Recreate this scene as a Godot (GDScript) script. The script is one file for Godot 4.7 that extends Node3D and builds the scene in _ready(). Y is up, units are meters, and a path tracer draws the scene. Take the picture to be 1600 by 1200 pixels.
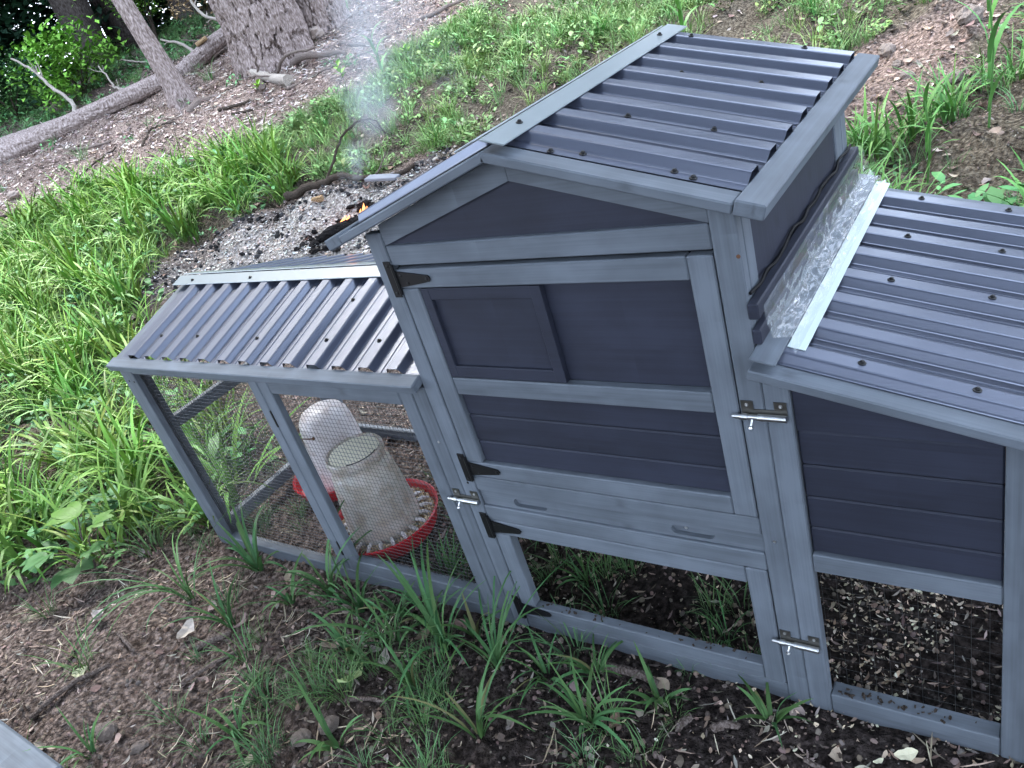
extends Node3D

# ---------------------------------------------------------------- helpers
var names := {}
var rng := RandomNumberGenerator.new()
var M := {}
var boxes := {}
var und := FastNoiseLite.new()
var fine := FastNoiseLite.new()
var patchy := FastNoiseLite.new()


class Geo:
	var v := PackedVector3Array()
	var n := PackedVector3Array()
	var c := PackedColorArray()
	var col := Color.WHITE
	var tinted := false

	func tri(a: Vector3, b: Vector3, d: Vector3, out: Vector3) -> void:
		var nn := (b - a).cross(d - a)
		if nn.length_squared() < 1e-16:
			return
		nn = nn.normalized()
		if nn.dot(out) < 0.0:
			nn = -nn
			v.append_array([a, b, d])
		else:
			v.append_array([a, d, b])
		n.append_array([nn, nn, nn])
		c.append_array([col, col, col])

	func quad(a: Vector3, b: Vector3, d: Vector3, e: Vector3, out: Vector3) -> void:
		tri(a, b, d, out)
		tri(a, d, e, out)

	func smooth(a: Vector3, b: Vector3, d: Vector3, na: Vector3, nb: Vector3, nd: Vector3) -> void:
		if (b - a).cross(d - a).dot(na + nb + nd) < 0.0:
			v.append_array([a, b, d])
			n.append_array([na, nb, nd])
		else:
			v.append_array([a, d, b])
			n.append_array([na, nd, nb])
		c.append_array([col, col, col])

	func box(x: Transform3D, s: Vector3, b: float) -> void:
		var h := s / 2.0
		b = minf(b, minf(h.x, minf(h.y, h.z)) * 0.6)
		var P := func(sx: int, sy: int, sz: int, w: int) -> Vector3:
			return x * Vector3(sx * (h.x - (0.0 if w == 0 else b)), sy * (h.y - (0.0 if w == 1 else b)), sz * (h.z - (0.0 if w == 2 else b)))
		var o := x.origin
		for s1 in [-1, 1]:
			var q := [P.call(s1, -1, -1, 0), P.call(s1, 1, -1, 0), P.call(s1, 1, 1, 0), P.call(s1, -1, 1, 0)]
			quad(q[0], q[1], q[2], q[3], x.basis.x * s1)
			q = [P.call(-1, s1, -1, 1), P.call(1, s1, -1, 1), P.call(1, s1, 1, 1), P.call(-1, s1, 1, 1)]
			quad(q[0], q[1], q[2], q[3], x.basis.y * s1)
			q = [P.call(-1, -1, s1, 2), P.call(1, -1, s1, 2), P.call(1, 1, s1, 2), P.call(-1, 1, s1, 2)]
			quad(q[0], q[1], q[2], q[3], x.basis.z * s1)
			if b <= 0.0:
				continue
			for s2 in [-1, 1]:
				q = [P.call(s1, s2, -1, 0), P.call(s1, s2, 1, 0), P.call(s1, s2, 1, 1), P.call(s1, s2, -1, 1)]
				quad(q[0], q[1], q[2], q[3], x.basis.x * s1 + x.basis.y * s2)
				q = [P.call(s1, -1, s2, 0), P.call(s1, 1, s2, 0), P.call(s1, 1, s2, 2), P.call(s1, -1, s2, 2)]
				quad(q[0], q[1], q[2], q[3], x.basis.x * s1 + x.basis.z * s2)
				q = [P.call(-1, s1, s2, 1), P.call(1, s1, s2, 1), P.call(1, s1, s2, 2), P.call(-1, s1, s2, 2)]
				quad(q[0], q[1], q[2], q[3], x.basis.y * s1 + x.basis.z * s2)
				for s3 in [-1, 1]:
					tri(P.call(s1, s2, s3, 0), P.call(s1, s2, s3, 1), P.call(s1, s2, s3, 2), x.basis.x * s1 + x.basis.y * s2 + x.basis.z * s3)

	# a flat polygon given in x and y, between z0 and z1
	func prism(poly: PackedVector2Array, z0: float, z1: float, x := Transform3D()) -> void:
		var ids := Geometry2D.triangulate_polygon(poly)
		for i in range(0, ids.size(), 3):
			var a := poly[ids[i]]
			var b := poly[ids[i + 1]]
			var d := poly[ids[i + 2]]
			tri(x * Vector3(a.x, a.y, z1), x * Vector3(b.x, b.y, z1), x * Vector3(d.x, d.y, z1), x.basis.z)
			tri(x * Vector3(a.x, a.y, z0), x * Vector3(b.x, b.y, z0), x * Vector3(d.x, d.y, z0), -x.basis.z)
		var turn := -1.0 if Geometry2D.is_polygon_clockwise(poly) else 1.0
		for i in poly.size():
			var a := poly[i]
			var b := poly[(i + 1) % poly.size()]
			var o := Vector2(b.y - a.y, a.x - b.x) * turn
			quad(x * Vector3(a.x, a.y, z0), x * Vector3(b.x, b.y, z0), x * Vector3(b.x, b.y, z1), x * Vector3(a.x, a.y, z1), x.basis * Vector3(o.x, o.y, 0))

	func tube(p: Array, r: Array, k: int, caps := true) -> void:
		var last := []
		var lastn := []
		var side := Vector3.ZERO
		for i in p.size():
			var t: Vector3 = (p[mini(i + 1, p.size() - 1)] - p[maxi(i - 1, 0)])
			t = t.normalized()
			if i == 0:
				side = t.cross(Vector3.UP if absf(t.y) < 0.9 else Vector3.RIGHT).normalized()
			else:
				side = (side - t * side.dot(t)).normalized()
			var up := t.cross(side)
			var ring := []
			var rn := []
			for j in k:
				var a := TAU * j / k
				var d := side * cos(a) + up * sin(a)
				rn.append(d)
				ring.append(p[i] + d * r[i])
			if i > 0:
				for j in k:
					var m := (j + 1) % k
					smooth(last[j], last[m], ring[m], lastn[j], lastn[m], rn[m])
					smooth(last[j], ring[m], ring[j], lastn[j], rn[m], rn[j])
			if caps and (i == 0 or i == p.size() - 1):
				for j in k:
					tri(p[i], ring[j], ring[(j + 1) % k], -t if i == 0 else t)
			last = ring
			lastn = rn

	# a profile of (radius, height) turned round the y axis
	func lathe(prof: Array, k: int, x := Transform3D()) -> void:
		for i in prof.size() - 1:
			var a: Vector2 = prof[i]
			var b: Vector2 = prof[i + 1]
			var e := b - a
			var nn := Vector2(e.y, -e.x).normalized()
			for j in k:
				var s := TAU * j / k
				var t := TAU * (j + 1) / k
				var ds := Vector3(cos(s), 0, sin(s))
				var dt := Vector3(cos(t), 0, sin(t))
				var U := Vector3.UP
				var ns := x.basis * (ds * nn.x + U * nn.y)
				var nt := x.basis * (dt * nn.x + U * nn.y)
				var q := [x * (ds * a.x + U * a.y), x * (dt * a.x + U * a.y), x * (dt * b.x + U * b.y), x * (ds * b.x + U * b.y)]
				if a.x > 1e-5:
					smooth(q[0], q[1], q[2], ns, nt, nt)
				if b.x > 1e-5:
					smooth(q[0], q[2], q[3], ns, nt, ns)

	# a leaf or grass blade: a strip folded along its middle that bends over
	func blade(at: Vector3, yaw: float, length: float, width: float, lean0: float, lean1: float, segs: int, fold: float, twist := 0.0, round := false) -> void:
		var f := Vector3(cos(yaw), 0, sin(yaw))
		var s := Vector3(-sin(yaw), 0, cos(yaw))
		var p := at
		var pl := Vector3.ZERO
		var pm := Vector3.ZERO
		var pr := Vector3.ZERO
		var pn := Vector3.ZERO
		for i in segs + 1:
			var t := float(i) / segs
			var lean := lerpf(lean0, lean1, t)
			var d := f * sin(lean) + Vector3.UP * cos(lean)
			var ss := s.rotated(d, twist * t)
			var nn := d.cross(ss)
			if nn.y < 0.0:
				nn = -nn
			var w := width * (sin(PI * clampf(t * 0.93 + 0.05, 0, 1)) if round else minf(1.0, 0.45 + t * 2.2) * pow(maxf(1.0 - t, 0.0), 0.55)) * 0.5
			if i == segs:
				w = width * 0.02
			var l := p + ss * w
			var r := p - ss * w
			var m := p - nn * (w * fold)
			if i > 0:
				smooth(pl, pm, m, pn, pn, nn)
				smooth(pl, m, l, pn, nn, nn)
				smooth(pm, pr, r, pn, pn, nn)
				smooth(pm, r, m, pn, nn, nn)
			pl = l
			pm = m
			pr = r
			pn = nn
			p += d * (length / segs)

	func mesh() -> ArrayMesh:
		var a := []
		a.resize(Mesh.ARRAY_MAX)
		a[Mesh.ARRAY_VERTEX] = v
		a[Mesh.ARRAY_NORMAL] = n
		if tinted:
			a[Mesh.ARRAY_COLOR] = c
		var m := ArrayMesh.new()
		m.add_surface_from_arrays(Mesh.PRIMITIVE_TRIANGLES, a)
		return m


func numbered(called: String) -> String:
	if not names.has(called):
		names[called] = 0
		return called
	names[called] += 1
	return "%s_%03d" % [called, names[called]]


func tag(o: Node3D, label: String, category: String, group := "", kind := "") -> void:
	if label:
		o.set_meta("label", label)
	if category:
		o.set_meta("category", category)
	if group:
		o.set_meta("group", group)
	if kind:
		o.set_meta("kind", kind)


func thing(called: String, label: String, category: String, at := Vector3.ZERO, turn := 0.0, group := "") -> Node3D:
	var o := Node3D.new()
	o.name = numbered(called)
	add_child(o, true)
	o.position = at
	o.rotation.y = turn
	tag(o, label, category, group)
	return o


func part(par: Node3D, called: String, mesh: Mesh, mat: Material, x := Transform3D()) -> MeshInstance3D:
	var o := MeshInstance3D.new()
	o.name = numbered(called) if par == self else called
	o.mesh = mesh
	o.material_override = mat
	o.transform = x
	par.add_child(o, true)
	return o


func group_part(par: Node3D, called: String) -> Node3D:
	var o := Node3D.new()
	o.name = called
	par.add_child(o, true)
	return o


func bbox(s: Vector3, b := 0.0022) -> ArrayMesh:
	var key := "%.4f %.4f %.4f %.4f" % [s.x, s.y, s.z, b]
	if not boxes.has(key):
		var g := Geo.new()
		g.box(Transform3D(), s, b)
		boxes[key] = g.mesh()
	return boxes[key]


# an axis-aligned board; its own x axis runs along its length, so that the grain does too
func bx(par: Node3D, called: String, x0: float, x1: float, y0: float, y1: float, z0: float, z1: float, mat: Material, b := 0.0022) -> MeshInstance3D:
	var d := Vector3(absf(x1 - x0), absf(y1 - y0), absf(z1 - z0))
	var at := Vector3(x0 + x1, y0 + y1, z0 + z1) / 2.0
	if d.y >= d.x and d.y >= d.z:
		return part(par, called, bbox(Vector3(d.y, d.x, d.z), b), mat, Transform3D(Basis(Vector3.UP, Vector3.LEFT, Vector3.BACK), at))
	if d.z >= d.x:
		return part(par, called, bbox(Vector3(d.z, d.y, d.x), b), mat, Transform3D(Basis(Vector3.BACK, Vector3.UP, Vector3.LEFT), at))
	return part(par, called, bbox(d, b), mat, Transform3D(Basis(), at))


func grey() -> Material:
	return M.grey[rng.randi() % M.grey.size()]


func navy() -> Material:
	return M.navy[rng.randi() % M.navy.size()]


func noise_tex(size: int, freq: float, octaves: int, ramp: Gradient, kind := FastNoiseLite.TYPE_SIMPLEX_SMOOTH, sd := 1) -> NoiseTexture2D:
	var f := FastNoiseLite.new()
	f.noise_type = kind
	f.frequency = freq
	f.fractal_octaves = octaves
	f.seed = sd
	var t := NoiseTexture2D.new()
	t.width = size
	t.height = size
	t.seamless = true
	t.noise = f
	t.color_ramp = ramp
	return t


func ramp2(a: Color, b: Color, lo := 0.0, hi := 1.0) -> Gradient:
	var g := Gradient.new()
	g.offsets = PackedFloat32Array([lo, hi])
	g.colors = PackedColorArray([a, b])
	return g


func lin(r: float, g: float, b: float) -> Color:
	return Color(r, g, b).linear_to_srgb()


func std(c: Color, rough: float, spec := 0.5, metal := 0.0) -> StandardMaterial3D:
	var m := StandardMaterial3D.new()
	m.albedo_color = c
	m.roughness = rough
	m.metallic_specular = spec
	m.metallic = metal
	return m


# grain along u with knots, as a multiplier of the paint's colour
func wood_image() -> ImageTexture:
	var s := 512
	var f := FastNoiseLite.new()
	f.seed = 3
	f.frequency = 0.012
	f.fractal_octaves = 4
	var knots := []
	for i in 3:
		knots.append(Vector2(rng.randf() * s, rng.randf() * s))
	var im := Image.create(s, s, false, Image.FORMAT_RGB8)
	for y in s:
		for x in s:
			var yy := float(y)
			var k := 0.0
			for p: Vector2 in knots:
				var dx := absf(x - p.x)
				dx = minf(dx, s - dx) / 8.0
				var dy := absf(y - p.y)
				dy = minf(dy, s - dy) / 34.0
				var q := dx * dx + dy * dy
				if q < 9.0:
					k = maxf(k, exp(-q * 1.6))
					yy += (18.0 if y > p.y else -18.0) * exp(-q * 0.6)
			var wrap := minf(x, s - x) * 0.7
			var a := f.get_noise_2d(wrap * 0.35, yy * 2.2)
			var b := f.get_noise_2d(wrap * 0.8 + 900.0, yy * 7.0)
			var d := f.get_noise_2d(x * 0.9 + 300.0, y * 0.25)
			var g := 0.93 + a * 0.06 + b * 0.05 + d * 0.11 - k * 0.14
			im.set_pixel(x, y, Color(g, g, g))
	return ImageTexture.create_from_image(im)


# ---------------------------------------------------------------- the lie of the land
func soft(t: float, k: float) -> float:
	return 0.5 * (t + sqrt(t * t + k * k))


func land(x: float, z: float) -> float:
	var r := sqrt(x * x + z * z)
	var R0 := 11.5
	var px := x
	var pz := z
	if r > R0:
		var q := (R0 + 5.0 * (1.0 - exp(-(r - R0) / 5.0))) / r
		px *= q
		pz *= q
	return 0.2 * soft(-pz - 1.0, 0.35) + 0.05 * soft(-px - 1.7, 0.5) - 0.01


func off_coop(x: float, z: float) -> float:
	var dx := maxf(maxf(-1.25 - x, x - 1.12), 0.0)
	var dz := maxf(maxf(-0.7 - z, z - 0.05), 0.0)
	return sqrt(dx * dx + dz * dz)


func ground(x: float, z: float) -> float:
	var near := smoothstep(0.03, 0.9, off_coop(x, z))
	var h := land(x, z) - 0.004
	h += und.get_noise_2d(x * 10.0, z * 10.0) * 0.10 * near
	h += und.get_noise_2d(x * 60.0 + 50.0, z * 60.0) * 0.028 * (0.25 + 0.75 * near)
	h += fine.get_noise_2d(x * 100.0, z * 100.0) * 0.012
	return h


func at_ground(x: float, z: float, up := 0.0) -> Vector3:
	return Vector3(x, ground(x, z) + up, z)


func inside(x: float, z: float, p: PackedVector2Array) -> bool:
	return Geometry2D.is_point_in_polygon(Vector2(x, z), p)


func scatter(called: String, label: String, category: String, mesh: Mesh, mat: Material, xs: Array, cs: Array) -> void:
	if xs.is_empty():
		return
	var mm := MultiMesh.new()
	mm.transform_format = MultiMesh.TRANSFORM_3D
	mm.use_colors = true
	mm.mesh = mesh
	mm.instance_count = xs.size()
	for i in xs.size():
		mm.set_instance_transform(i, xs[i])
		mm.set_instance_color(i, cs[i])
	var o := MultiMeshInstance3D.new()
	o.name = numbered(called)
	o.multimesh = mm
	o.material_override = mat
	add_child(o, true)
	tag(o, label, category, "", "stuff")


func turned(at: Vector3, yaw: float, s: float, tilt := 0.0) -> Transform3D:
	var b := Basis(Vector3.UP, yaw)
	if tilt != 0.0:
		b = Basis(Vector3(cos(yaw * 3.1), 0, sin(yaw * 3.1)), tilt) * b
	return Transform3D(b.scaled(Vector3.ONE * s), at)


func jitter(c: Color, k: float) -> Color:
	var f := 1.0 + rng.randf_range(-k, k)
	return Color(c.r * f * (1.0 + rng.randf_range(-k, k) * 0.5), c.g * f, c.b * f * (1.0 + rng.randf_range(-k, k) * 0.4))


# ---------------------------------------------------------------- regions, seen from above (x, z)
var LITTER := PackedVector2Array([Vector2(-10.5, -3.3), Vector2(-7.69, -2.61), Vector2(-6.14, -2.63), Vector2(-5.08, -3.34), Vector2(-4.59, -3.79), Vector2(-4.11, -4.36), Vector2(-4.03, -5.2), Vector2(-3.7, -6.3), Vector2(-6.8, -8.2), Vector2(-8.6, -6.6), Vector2(-9.3, -4.8), Vector2(-10.8, -4.2)])
var TALL := PackedVector2Array([Vector2(-8.73, -1.66), Vector2(-6.9, -2.17), Vector2(-6.23, -2.84), Vector2(-5.19, -3.2), Vector2(-4.31, -3.34), Vector2(-3.25, -2.75), Vector2(-3.78, -2.2), Vector2(-4.0, -1.82), Vector2(-3.5, -1.35), Vector2(-2.9, -1.0), Vector2(-1.9, -0.6), Vector2(-1.29, -0.25), Vector2(-1.25, 0.0), Vector2(-1.56, 0.2), Vector2(-1.9, 0.3), Vector2(-2.15, 0.5), Vector2(-4.5, 0.9), Vector2(-8.0, 0.5)])
var SOILPATCH := PackedVector2Array([Vector2(-3.05, -0.19), Vector2(-3.23, -0.42), Vector2(-2.99, -0.47), Vector2(-2.3, -0.03), Vector2(-2.64, 0.04)])
var HILL := PackedVector2Array([Vector2(-4.66, -3.7), Vector2(-4.0, -4.22), Vector2(-3.91, -5.04), Vector2(-3.7, -6.2), Vector2(-2.5, -7.0), Vector2(1.5, -6.5), Vector2(0.6, -3.9), Vector2(0.05, -3.5), Vector2(0.1, -2.9), Vector2(-0.6, -2.4), Vector2(-1.76, -2.9), Vector2(-2.16, -2.9), Vector2(-2.6, -3.05), Vector2(-2.76, -2.74), Vector2(-3.21, -2.71), Vector2(-4.28, -3.14)])
var RIGHTS := PackedVector2Array([Vector2(0.2, -2.65), Vector2(0.54, -2.72), Vector2(0.72, -3.1), Vector2(0.86, -3.7), Vector2(2.2, -3.6), Vector2(2.2, -1.1), Vector2(1.2, -1.0), Vector2(0.3, -1.7)])
var BAREHILL := PackedVector2Array([Vector2(-0.05, -3.31), Vector2(0.6, -3.62), Vector2(0.86, -3.68), Vector2(0.74, -3.0), Vector2(0.43, -2.68), Vector2(0.1, -2.5)])
var ASH := PackedVector2Array([Vector2(-3.95, -1.75), Vector2(-3.82, -2.26), Vector2(-3.1, -2.52), Vector2(-2.64, -2.8), Vector2(-2.0, -3.0), Vector2(-1.6, -2.6), Vector2(-1.8, -1.8), Vector2(-2.69, -1.5), Vector2(-3.64, -1.4)])
var CORE := PackedVector2Array([Vector2(-3.6, -1.7), Vector2(-3.5, -2.16), Vector2(-2.91, -2.4), Vector2(-2.34, -2.68), Vector2(-1.95, -2.35), Vector2(-2.2, -1.85), Vector2(-2.97, -1.65)])
var FINEFG := PackedVector2Array([Vector2(-0.72, 0.42), Vector2(-0.4, 0.2), Vector2(0.1, 0.06), Vector2(0.5, 0.1), Vector2(0.42, 0.4), Vector2(-0.1, 0.75), Vector2(-0.6, 0.8)])
var UNDER := PackedVector2Array([Vector2(-9.9, -4.5), Vector2(-8.9, -5.0), Vector2(-8.6, -6.3), Vector2(-9.2, -8.0), Vector2(-13.5, -9.0), Vector2(-16.5, -6.0), Vector2(-12.5, -3.9)])

var RIBS_RUN := 13
const COOP_FRONT := 0.0


func materials() -> void:
	var wood := wood_image()
	M.grey = []
	M.navy = []
	for i in 6:
		var k := 0.93 + 0.035 * i
		var g := std(lin(0.122 * k, 0.142 * k, 0.170 * k), 0.55, 0.4)
		g.albedo_texture = wood
		g.uv1_triplanar = true
		g.uv1_scale = Vector3(1.1, 5.0, 5.0)
		g.uv1_offset = Vector3(0.37 * i, 0.23 * i, 0.61 * i)
		g.heightmap_enabled = true
		g.heightmap_texture = wood
		g.heightmap_scale = 0.05
		M.grey.append(g)
		var d := g.duplicate() as StandardMaterial3D
		d.albedo_color = lin(0.0225 * k, 0.0260 * k, 0.0430 * k)
		d.roughness = 0.6
		M.navy.append(d)
	M.sheet = std(lin(0.070, 0.082, 0.124), 0.33, 0.7, 0.5)
	M.sheet.clearcoat_enabled = true
	M.sheet.clearcoat = 0.4
	M.sheet.clearcoat_roughness = 0.2
	var scuff := noise_tex(512, 0.02, 5, ramp2(Color(0.30, 0.30, 0.30), Color(0.36, 0.36, 0.36), 0.2, 0.8))
	M.sheet.roughness_texture = scuff
	M.sheet.roughness = 1.0
	M.sheet.uv1_triplanar = true
	M.sheet.uv1_scale = Vector3(2, 2, 0.8)
	M.cap = std(lin(0.20, 0.235, 0.25), 0.28, 0.6)
	M.cap.clearcoat_enabled = true
	M.cap.clearcoat = 0.5
	M.cap.clearcoat_roughness = 0.25
	M.black = std(lin(0.006, 0.006, 0.007), 0.45, 0.4)
	M.cable = std(lin(0.004, 0.004, 0.005), 0.6, 0.3)
	M.dark = std(lin(0.02, 0.02, 0.022), 0.9, 0.2)
	M.zinc = std(lin(0.55, 0.56, 0.57), 0.28, 0.5, 1.0)
	M.wire = std(lin(0.10, 0.105, 0.11), 0.35, 0.5, 0.8)
	M.film = StandardMaterial3D.new()
	M.film.transparency = BaseMaterial3D.TRANSPARENCY_ALPHA
	M.film.albedo_color = Color(0.93, 0.97, 0.97, 0.06)
	M.film.roughness = 0.06
	M.film.metallic_specular = 1.0
	M.flash = std(lin(0.50, 0.58, 0.57), 0.35, 0.5)
	# poultry plastics
	var dirt := noise_tex(512, 0.012, 5, ramp2(Color(0.86, 0.82, 0.77), Color(1, 1, 1), 0.2, 0.7), FastNoiseLite.TYPE_SIMPLEX_SMOOTH, 8)
	M.tank = std(lin(0.58, 0.55, 0.52), 0.45, 0.5)
	M.tank.albedo_texture = dirt
	M.tank.uv1_triplanar = true
	M.tank.uv1_scale = Vector3(4, 2.5, 4)
	M.tank.vertex_color_use_as_albedo = true
	M.tank.subsurf_scatter_enabled = true
	M.tank.subsurf_scatter_strength = 0.2
	M.lid = std(lin(0.95, 0.90, 0.74), 0.5, 0.5)
	M.lid.uv1_triplanar = true
	M.lid.uv1_scale = Vector3(5, 5, 5)
	M.white = std(lin(0.58, 0.545, 0.555), 0.4, 0.5)
	M.white.albedo_texture = noise_tex(512, 0.008, 4, ramp2(Color(0.9, 0.86, 0.84), Color(1, 1, 1), 0.2, 0.5), FastNoiseLite.TYPE_SIMPLEX_SMOOTH, 18)
	M.white.uv1_triplanar = true
	M.white.uv1_scale = Vector3(4, 4, 4)
	M.red = std(lin(0.40, 0.010, 0.018), 0.35, 0.5)
	M.rust = std(lin(0.12, 0.06, 0.035), 0.8, 0.3)
	# soil: colour comes from the ground's own patches; the texture adds grain and crumbs
	M.soil = std(Color.WHITE, 0.95, 0.25)
	M.soil.vertex_color_use_as_albedo = true
	M.soil.albedo_texture = noise_tex(1024, 0.02, 7, ramp2(Color(0.42, 0.40, 0.39), Color(1, 1, 1), 0.25, 0.78), FastNoiseLite.TYPE_SIMPLEX_SMOOTH, 4)
	M.soil.uv1_triplanar = true
	M.soil.uv1_world_triplanar = true
	M.soil.uv1_scale = Vector3(1.9, 1.9, 1.9)
	M.soil.heightmap_enabled = true
	M.soil.heightmap_texture = noise_tex(1024, 0.03, 6, null, FastNoiseLite.TYPE_SIMPLEX_SMOOTH, 14)
	M.soil.heightmap_scale = 2.2
	# leaves and blades: white, tinted per copy, letting light through
	M.leaf = std(Color.WHITE, 0.5, 0.28)
	M.leaf.vertex_color_use_as_albedo = true
	M.leaf.backlight = Color(0.75, 0.8, 0.4)
	M.stalk = std(lin(0.08, 0.19, 0.05), 0.5, 0.4)
	M.forest = std(Color.WHITE, 0.6, 0.3)
	M.forest.vertex_color_use_as_albedo = true
	M.forest.backlight = Color(0.5, 0.55, 0.3)
	M.dry = std(Color.WHITE, 0.95, 0.15)
	M.dry.vertex_color_use_as_albedo = true
	M.bark = std(lin(0.36, 0.30, 0.29), 0.95, 0.2)
	M.bark.albedo_texture = noise_tex(512, 0.03, 5, ramp2(Color(0.55, 0.52, 0.5), Color(1, 1, 1), 0.25, 0.75), FastNoiseLite.TYPE_SIMPLEX_SMOOTH, 24)
	M.bark.uv1_triplanar = true
	M.bark.uv1_scale = Vector3(3.0, 0.9, 3.0)
	M.bark.heightmap_enabled = true
	M.bark.heightmap_texture = noise_tex(512, 0.05, 5, null, FastNoiseLite.TYPE_SIMPLEX_SMOOTH, 25)
	M.bark.heightmap_scale = 0.7
	M.darkbark = M.bark.duplicate()
	M.darkbark.albedo_color = lin(0.085, 0.075, 0.072)
	M.logbark = M.bark.duplicate()
	M.logbark.albedo_color = lin(0.40, 0.34, 0.33)
	M.twig = M.bark.duplicate()
	M.twig.albedo_color = lin(0.24, 0.20, 0.185)
	M.twig.uv1_scale = Vector3(8, 8, 8)
	M.twig.heightmap_scale = 0.4
	M.darktwig = M.twig.duplicate()
	M.darktwig.albedo_color = lin(0.085, 0.07, 0.06)
	M.palewood = M.twig.duplicate()
	M.palewood.albedo_color = lin(0.50, 0.46, 0.42)
	M.char = M.twig.duplicate()
	M.char.albedo_color = lin(0.022, 0.021, 0.023)
	M.stone = M.twig.duplicate()
	M.stone.albedo_color = lin(0.55, 0.47, 0.43)
	M.cutwood = M.twig.duplicate()
	M.cutwood.albedo_color = lin(0.46, 0.33, 0.20)
	M.flame = std(lin(0.9, 0.3, 0.05), 1.0, 0.0)
	M.flame.emission_enabled = true
	M.flame.emission = Color(1.0, 0.66, 0.48)
	M.flame.emission_energy_multiplier = 0.42


# ---------------------------------------------------------------- roofs
# One slope: top is a point on its ridge line; down and along are unit vectors; it reaches from a0 to a1 along.
func slope(par: Node3D, top: Vector3, down: Vector3, along: Vector3, length: float, a0: float, a1: float, v0: float, v1: float, ribs: Array, cap: float, eave: float) -> void:
	var nn := down.cross(along).normalized()
	if nn.y < 0.0:
		nn = -nn
	var t := 0.016
	var X := func(u: float, a: float, h: float) -> Vector3:
		return top + down * u + along * a + nn * h
	# eave and verge boards
	var right := Basis(along, nn, along.cross(nn))
	part(par, "eave_board", bbox(Vector3(a1 - a0, t + 0.006, eave)), grey(), Transform3D(right, X.call(length - eave / 2.0, (a0 + a1) / 2.0, 0.003 - t / 2.0)))
	var dn := Basis(down, nn, down.cross(nn))
	var run := length - eave - 0.0015
	for e in [[a0, a0 + v0], [a1 - v1, a1]]:
		if e[1] - e[0] > 0.001:
			part(par, "verge_board", bbox(Vector3(run, t, e[1] - e[0])), grey(), Transform3D(dn, X.call(run / 2.0, (e[0] + e[1]) / 2.0, -t / 2.0)))
	# the corrugated sheet: valleys, ribs with eased shoulders, a small crease between two ribs
	var s0 := a0 + v0 - 0.002
	var s1 := a1 - v1 + 0.002
	var prof := [Vector2(s0, 0.0)]
	for i in ribs.size():
		var p: float = ribs[i]
		for q in [[-0.0270, 0.0], [-0.0248, 0.0006], [-0.0230, 0.0022], [-0.0166, 0.0122], [-0.0150, 0.0139], [-0.0125, 0.0148], [0.0125, 0.0148], [0.0150, 0.0139], [0.0166, 0.0122], [0.0230, 0.0022], [0.0248, 0.0006], [0.0270, 0.0]]:
			prof.append(Vector2(p + q[0], q[1]))
		if i + 1 < ribs.size():
			var m: float = (p + ribs[i + 1]) / 2.0
			prof.append_array([Vector2(m - 0.003, 0.0), Vector2(m - 0.001, 0.0016), Vector2(m + 0.001, 0.0016), Vector2(m + 0.003, 0.0)])
	prof.append(Vector2(s1, 0.0))
	var g := Geo.new()
	var sg := 1.0 if along.cross(nn).dot(down) > 0.0 else -1.0
	var u0 := 0.006 * sg
	var u1 := (length - eave - 0.001) * sg
	for i in prof.size() - 1:
		var a: Vector2 = prof[i]
		var b: Vector2 = prof[i + 1]
		var o := nn
		var lift := 0.0018
		var th := 0.0012
		# the sheet's own axes: x along, y up, z down the slope
		g.quad(Vector3(a.x, a.y + lift, u0), Vector3(b.x, b.y + lift, u0), Vector3(b.x, b.y + lift, u1), Vector3(a.x, a.y + lift, u1), Vector3.UP)
		g.quad(Vector3(a.x, a.y + lift - th, u0), Vector3(b.x, b.y + lift - th, u0), Vector3(b.x, b.y + lift - th, u1), Vector3(a.x, a.y + lift - th, u1), Vector3.DOWN)
		for u in [[u0, Vector3(0, 0, -sg)], [u1, Vector3(0, 0, sg)]]:
			g.quad(Vector3(a.x, a.y + lift - th, u[0]), Vector3(b.x, b.y + lift - th, u[0]), Vector3(b.x, b.y + lift, u[0]), Vector3(a.x, a.y + lift, u[0]), u[1])
	part(par, "corrugated_sheet", g.mesh(), M.sheet, Transform3D(Basis(along, nn, down * sg), top))
	if cap > 0.0:
		part(par, "ridge_cap", bbox(Vector3(a1 - a0, 0.003, cap), 0.001), M.cap, Transform3D(right, X.call(cap / 2.0, (a0 + a1) / 2.0, 0.0185)))


func roof_screw(par: Node3D, at: Vector3, nn: Vector3) -> void:
	if not boxes.has("screw"):
		var g := Geo.new()
		g.lathe([Vector2(0.0, 0.0), Vector2(0.0058, 0.0), Vector2(0.0058, 0.0012), Vector2(0.0036, 0.002), Vector2(0.0034, 0.0036), Vector2(0.002, 0.0052), Vector2(0.0, 0.0054)], 10)
		boxes["screw"] = g.mesh()
	part(par, "roof_screw", boxes["screw"], M.black, Transform3D(Basis(Quaternion(Vector3.UP, nn)), at))


func small_screw(par: Node3D, x: float, y: float, z: float, mat: Material) -> void:
	if not boxes.has("small"):
		var g := Geo.new()
		g.lathe([Vector2(0.0, 0.0), Vector2(0.0032, 0.0), Vector2(0.003, 0.0009), Vector2(0.0012, 0.0014), Vector2(0.0, 0.0006)], 9)
		boxes["small"] = g.mesh()
	part(par, "screw", boxes["small"], mat, Transform3D(Basis(Vector3.RIGHT, PI / 2), Vector3(x, y, z)))


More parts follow.
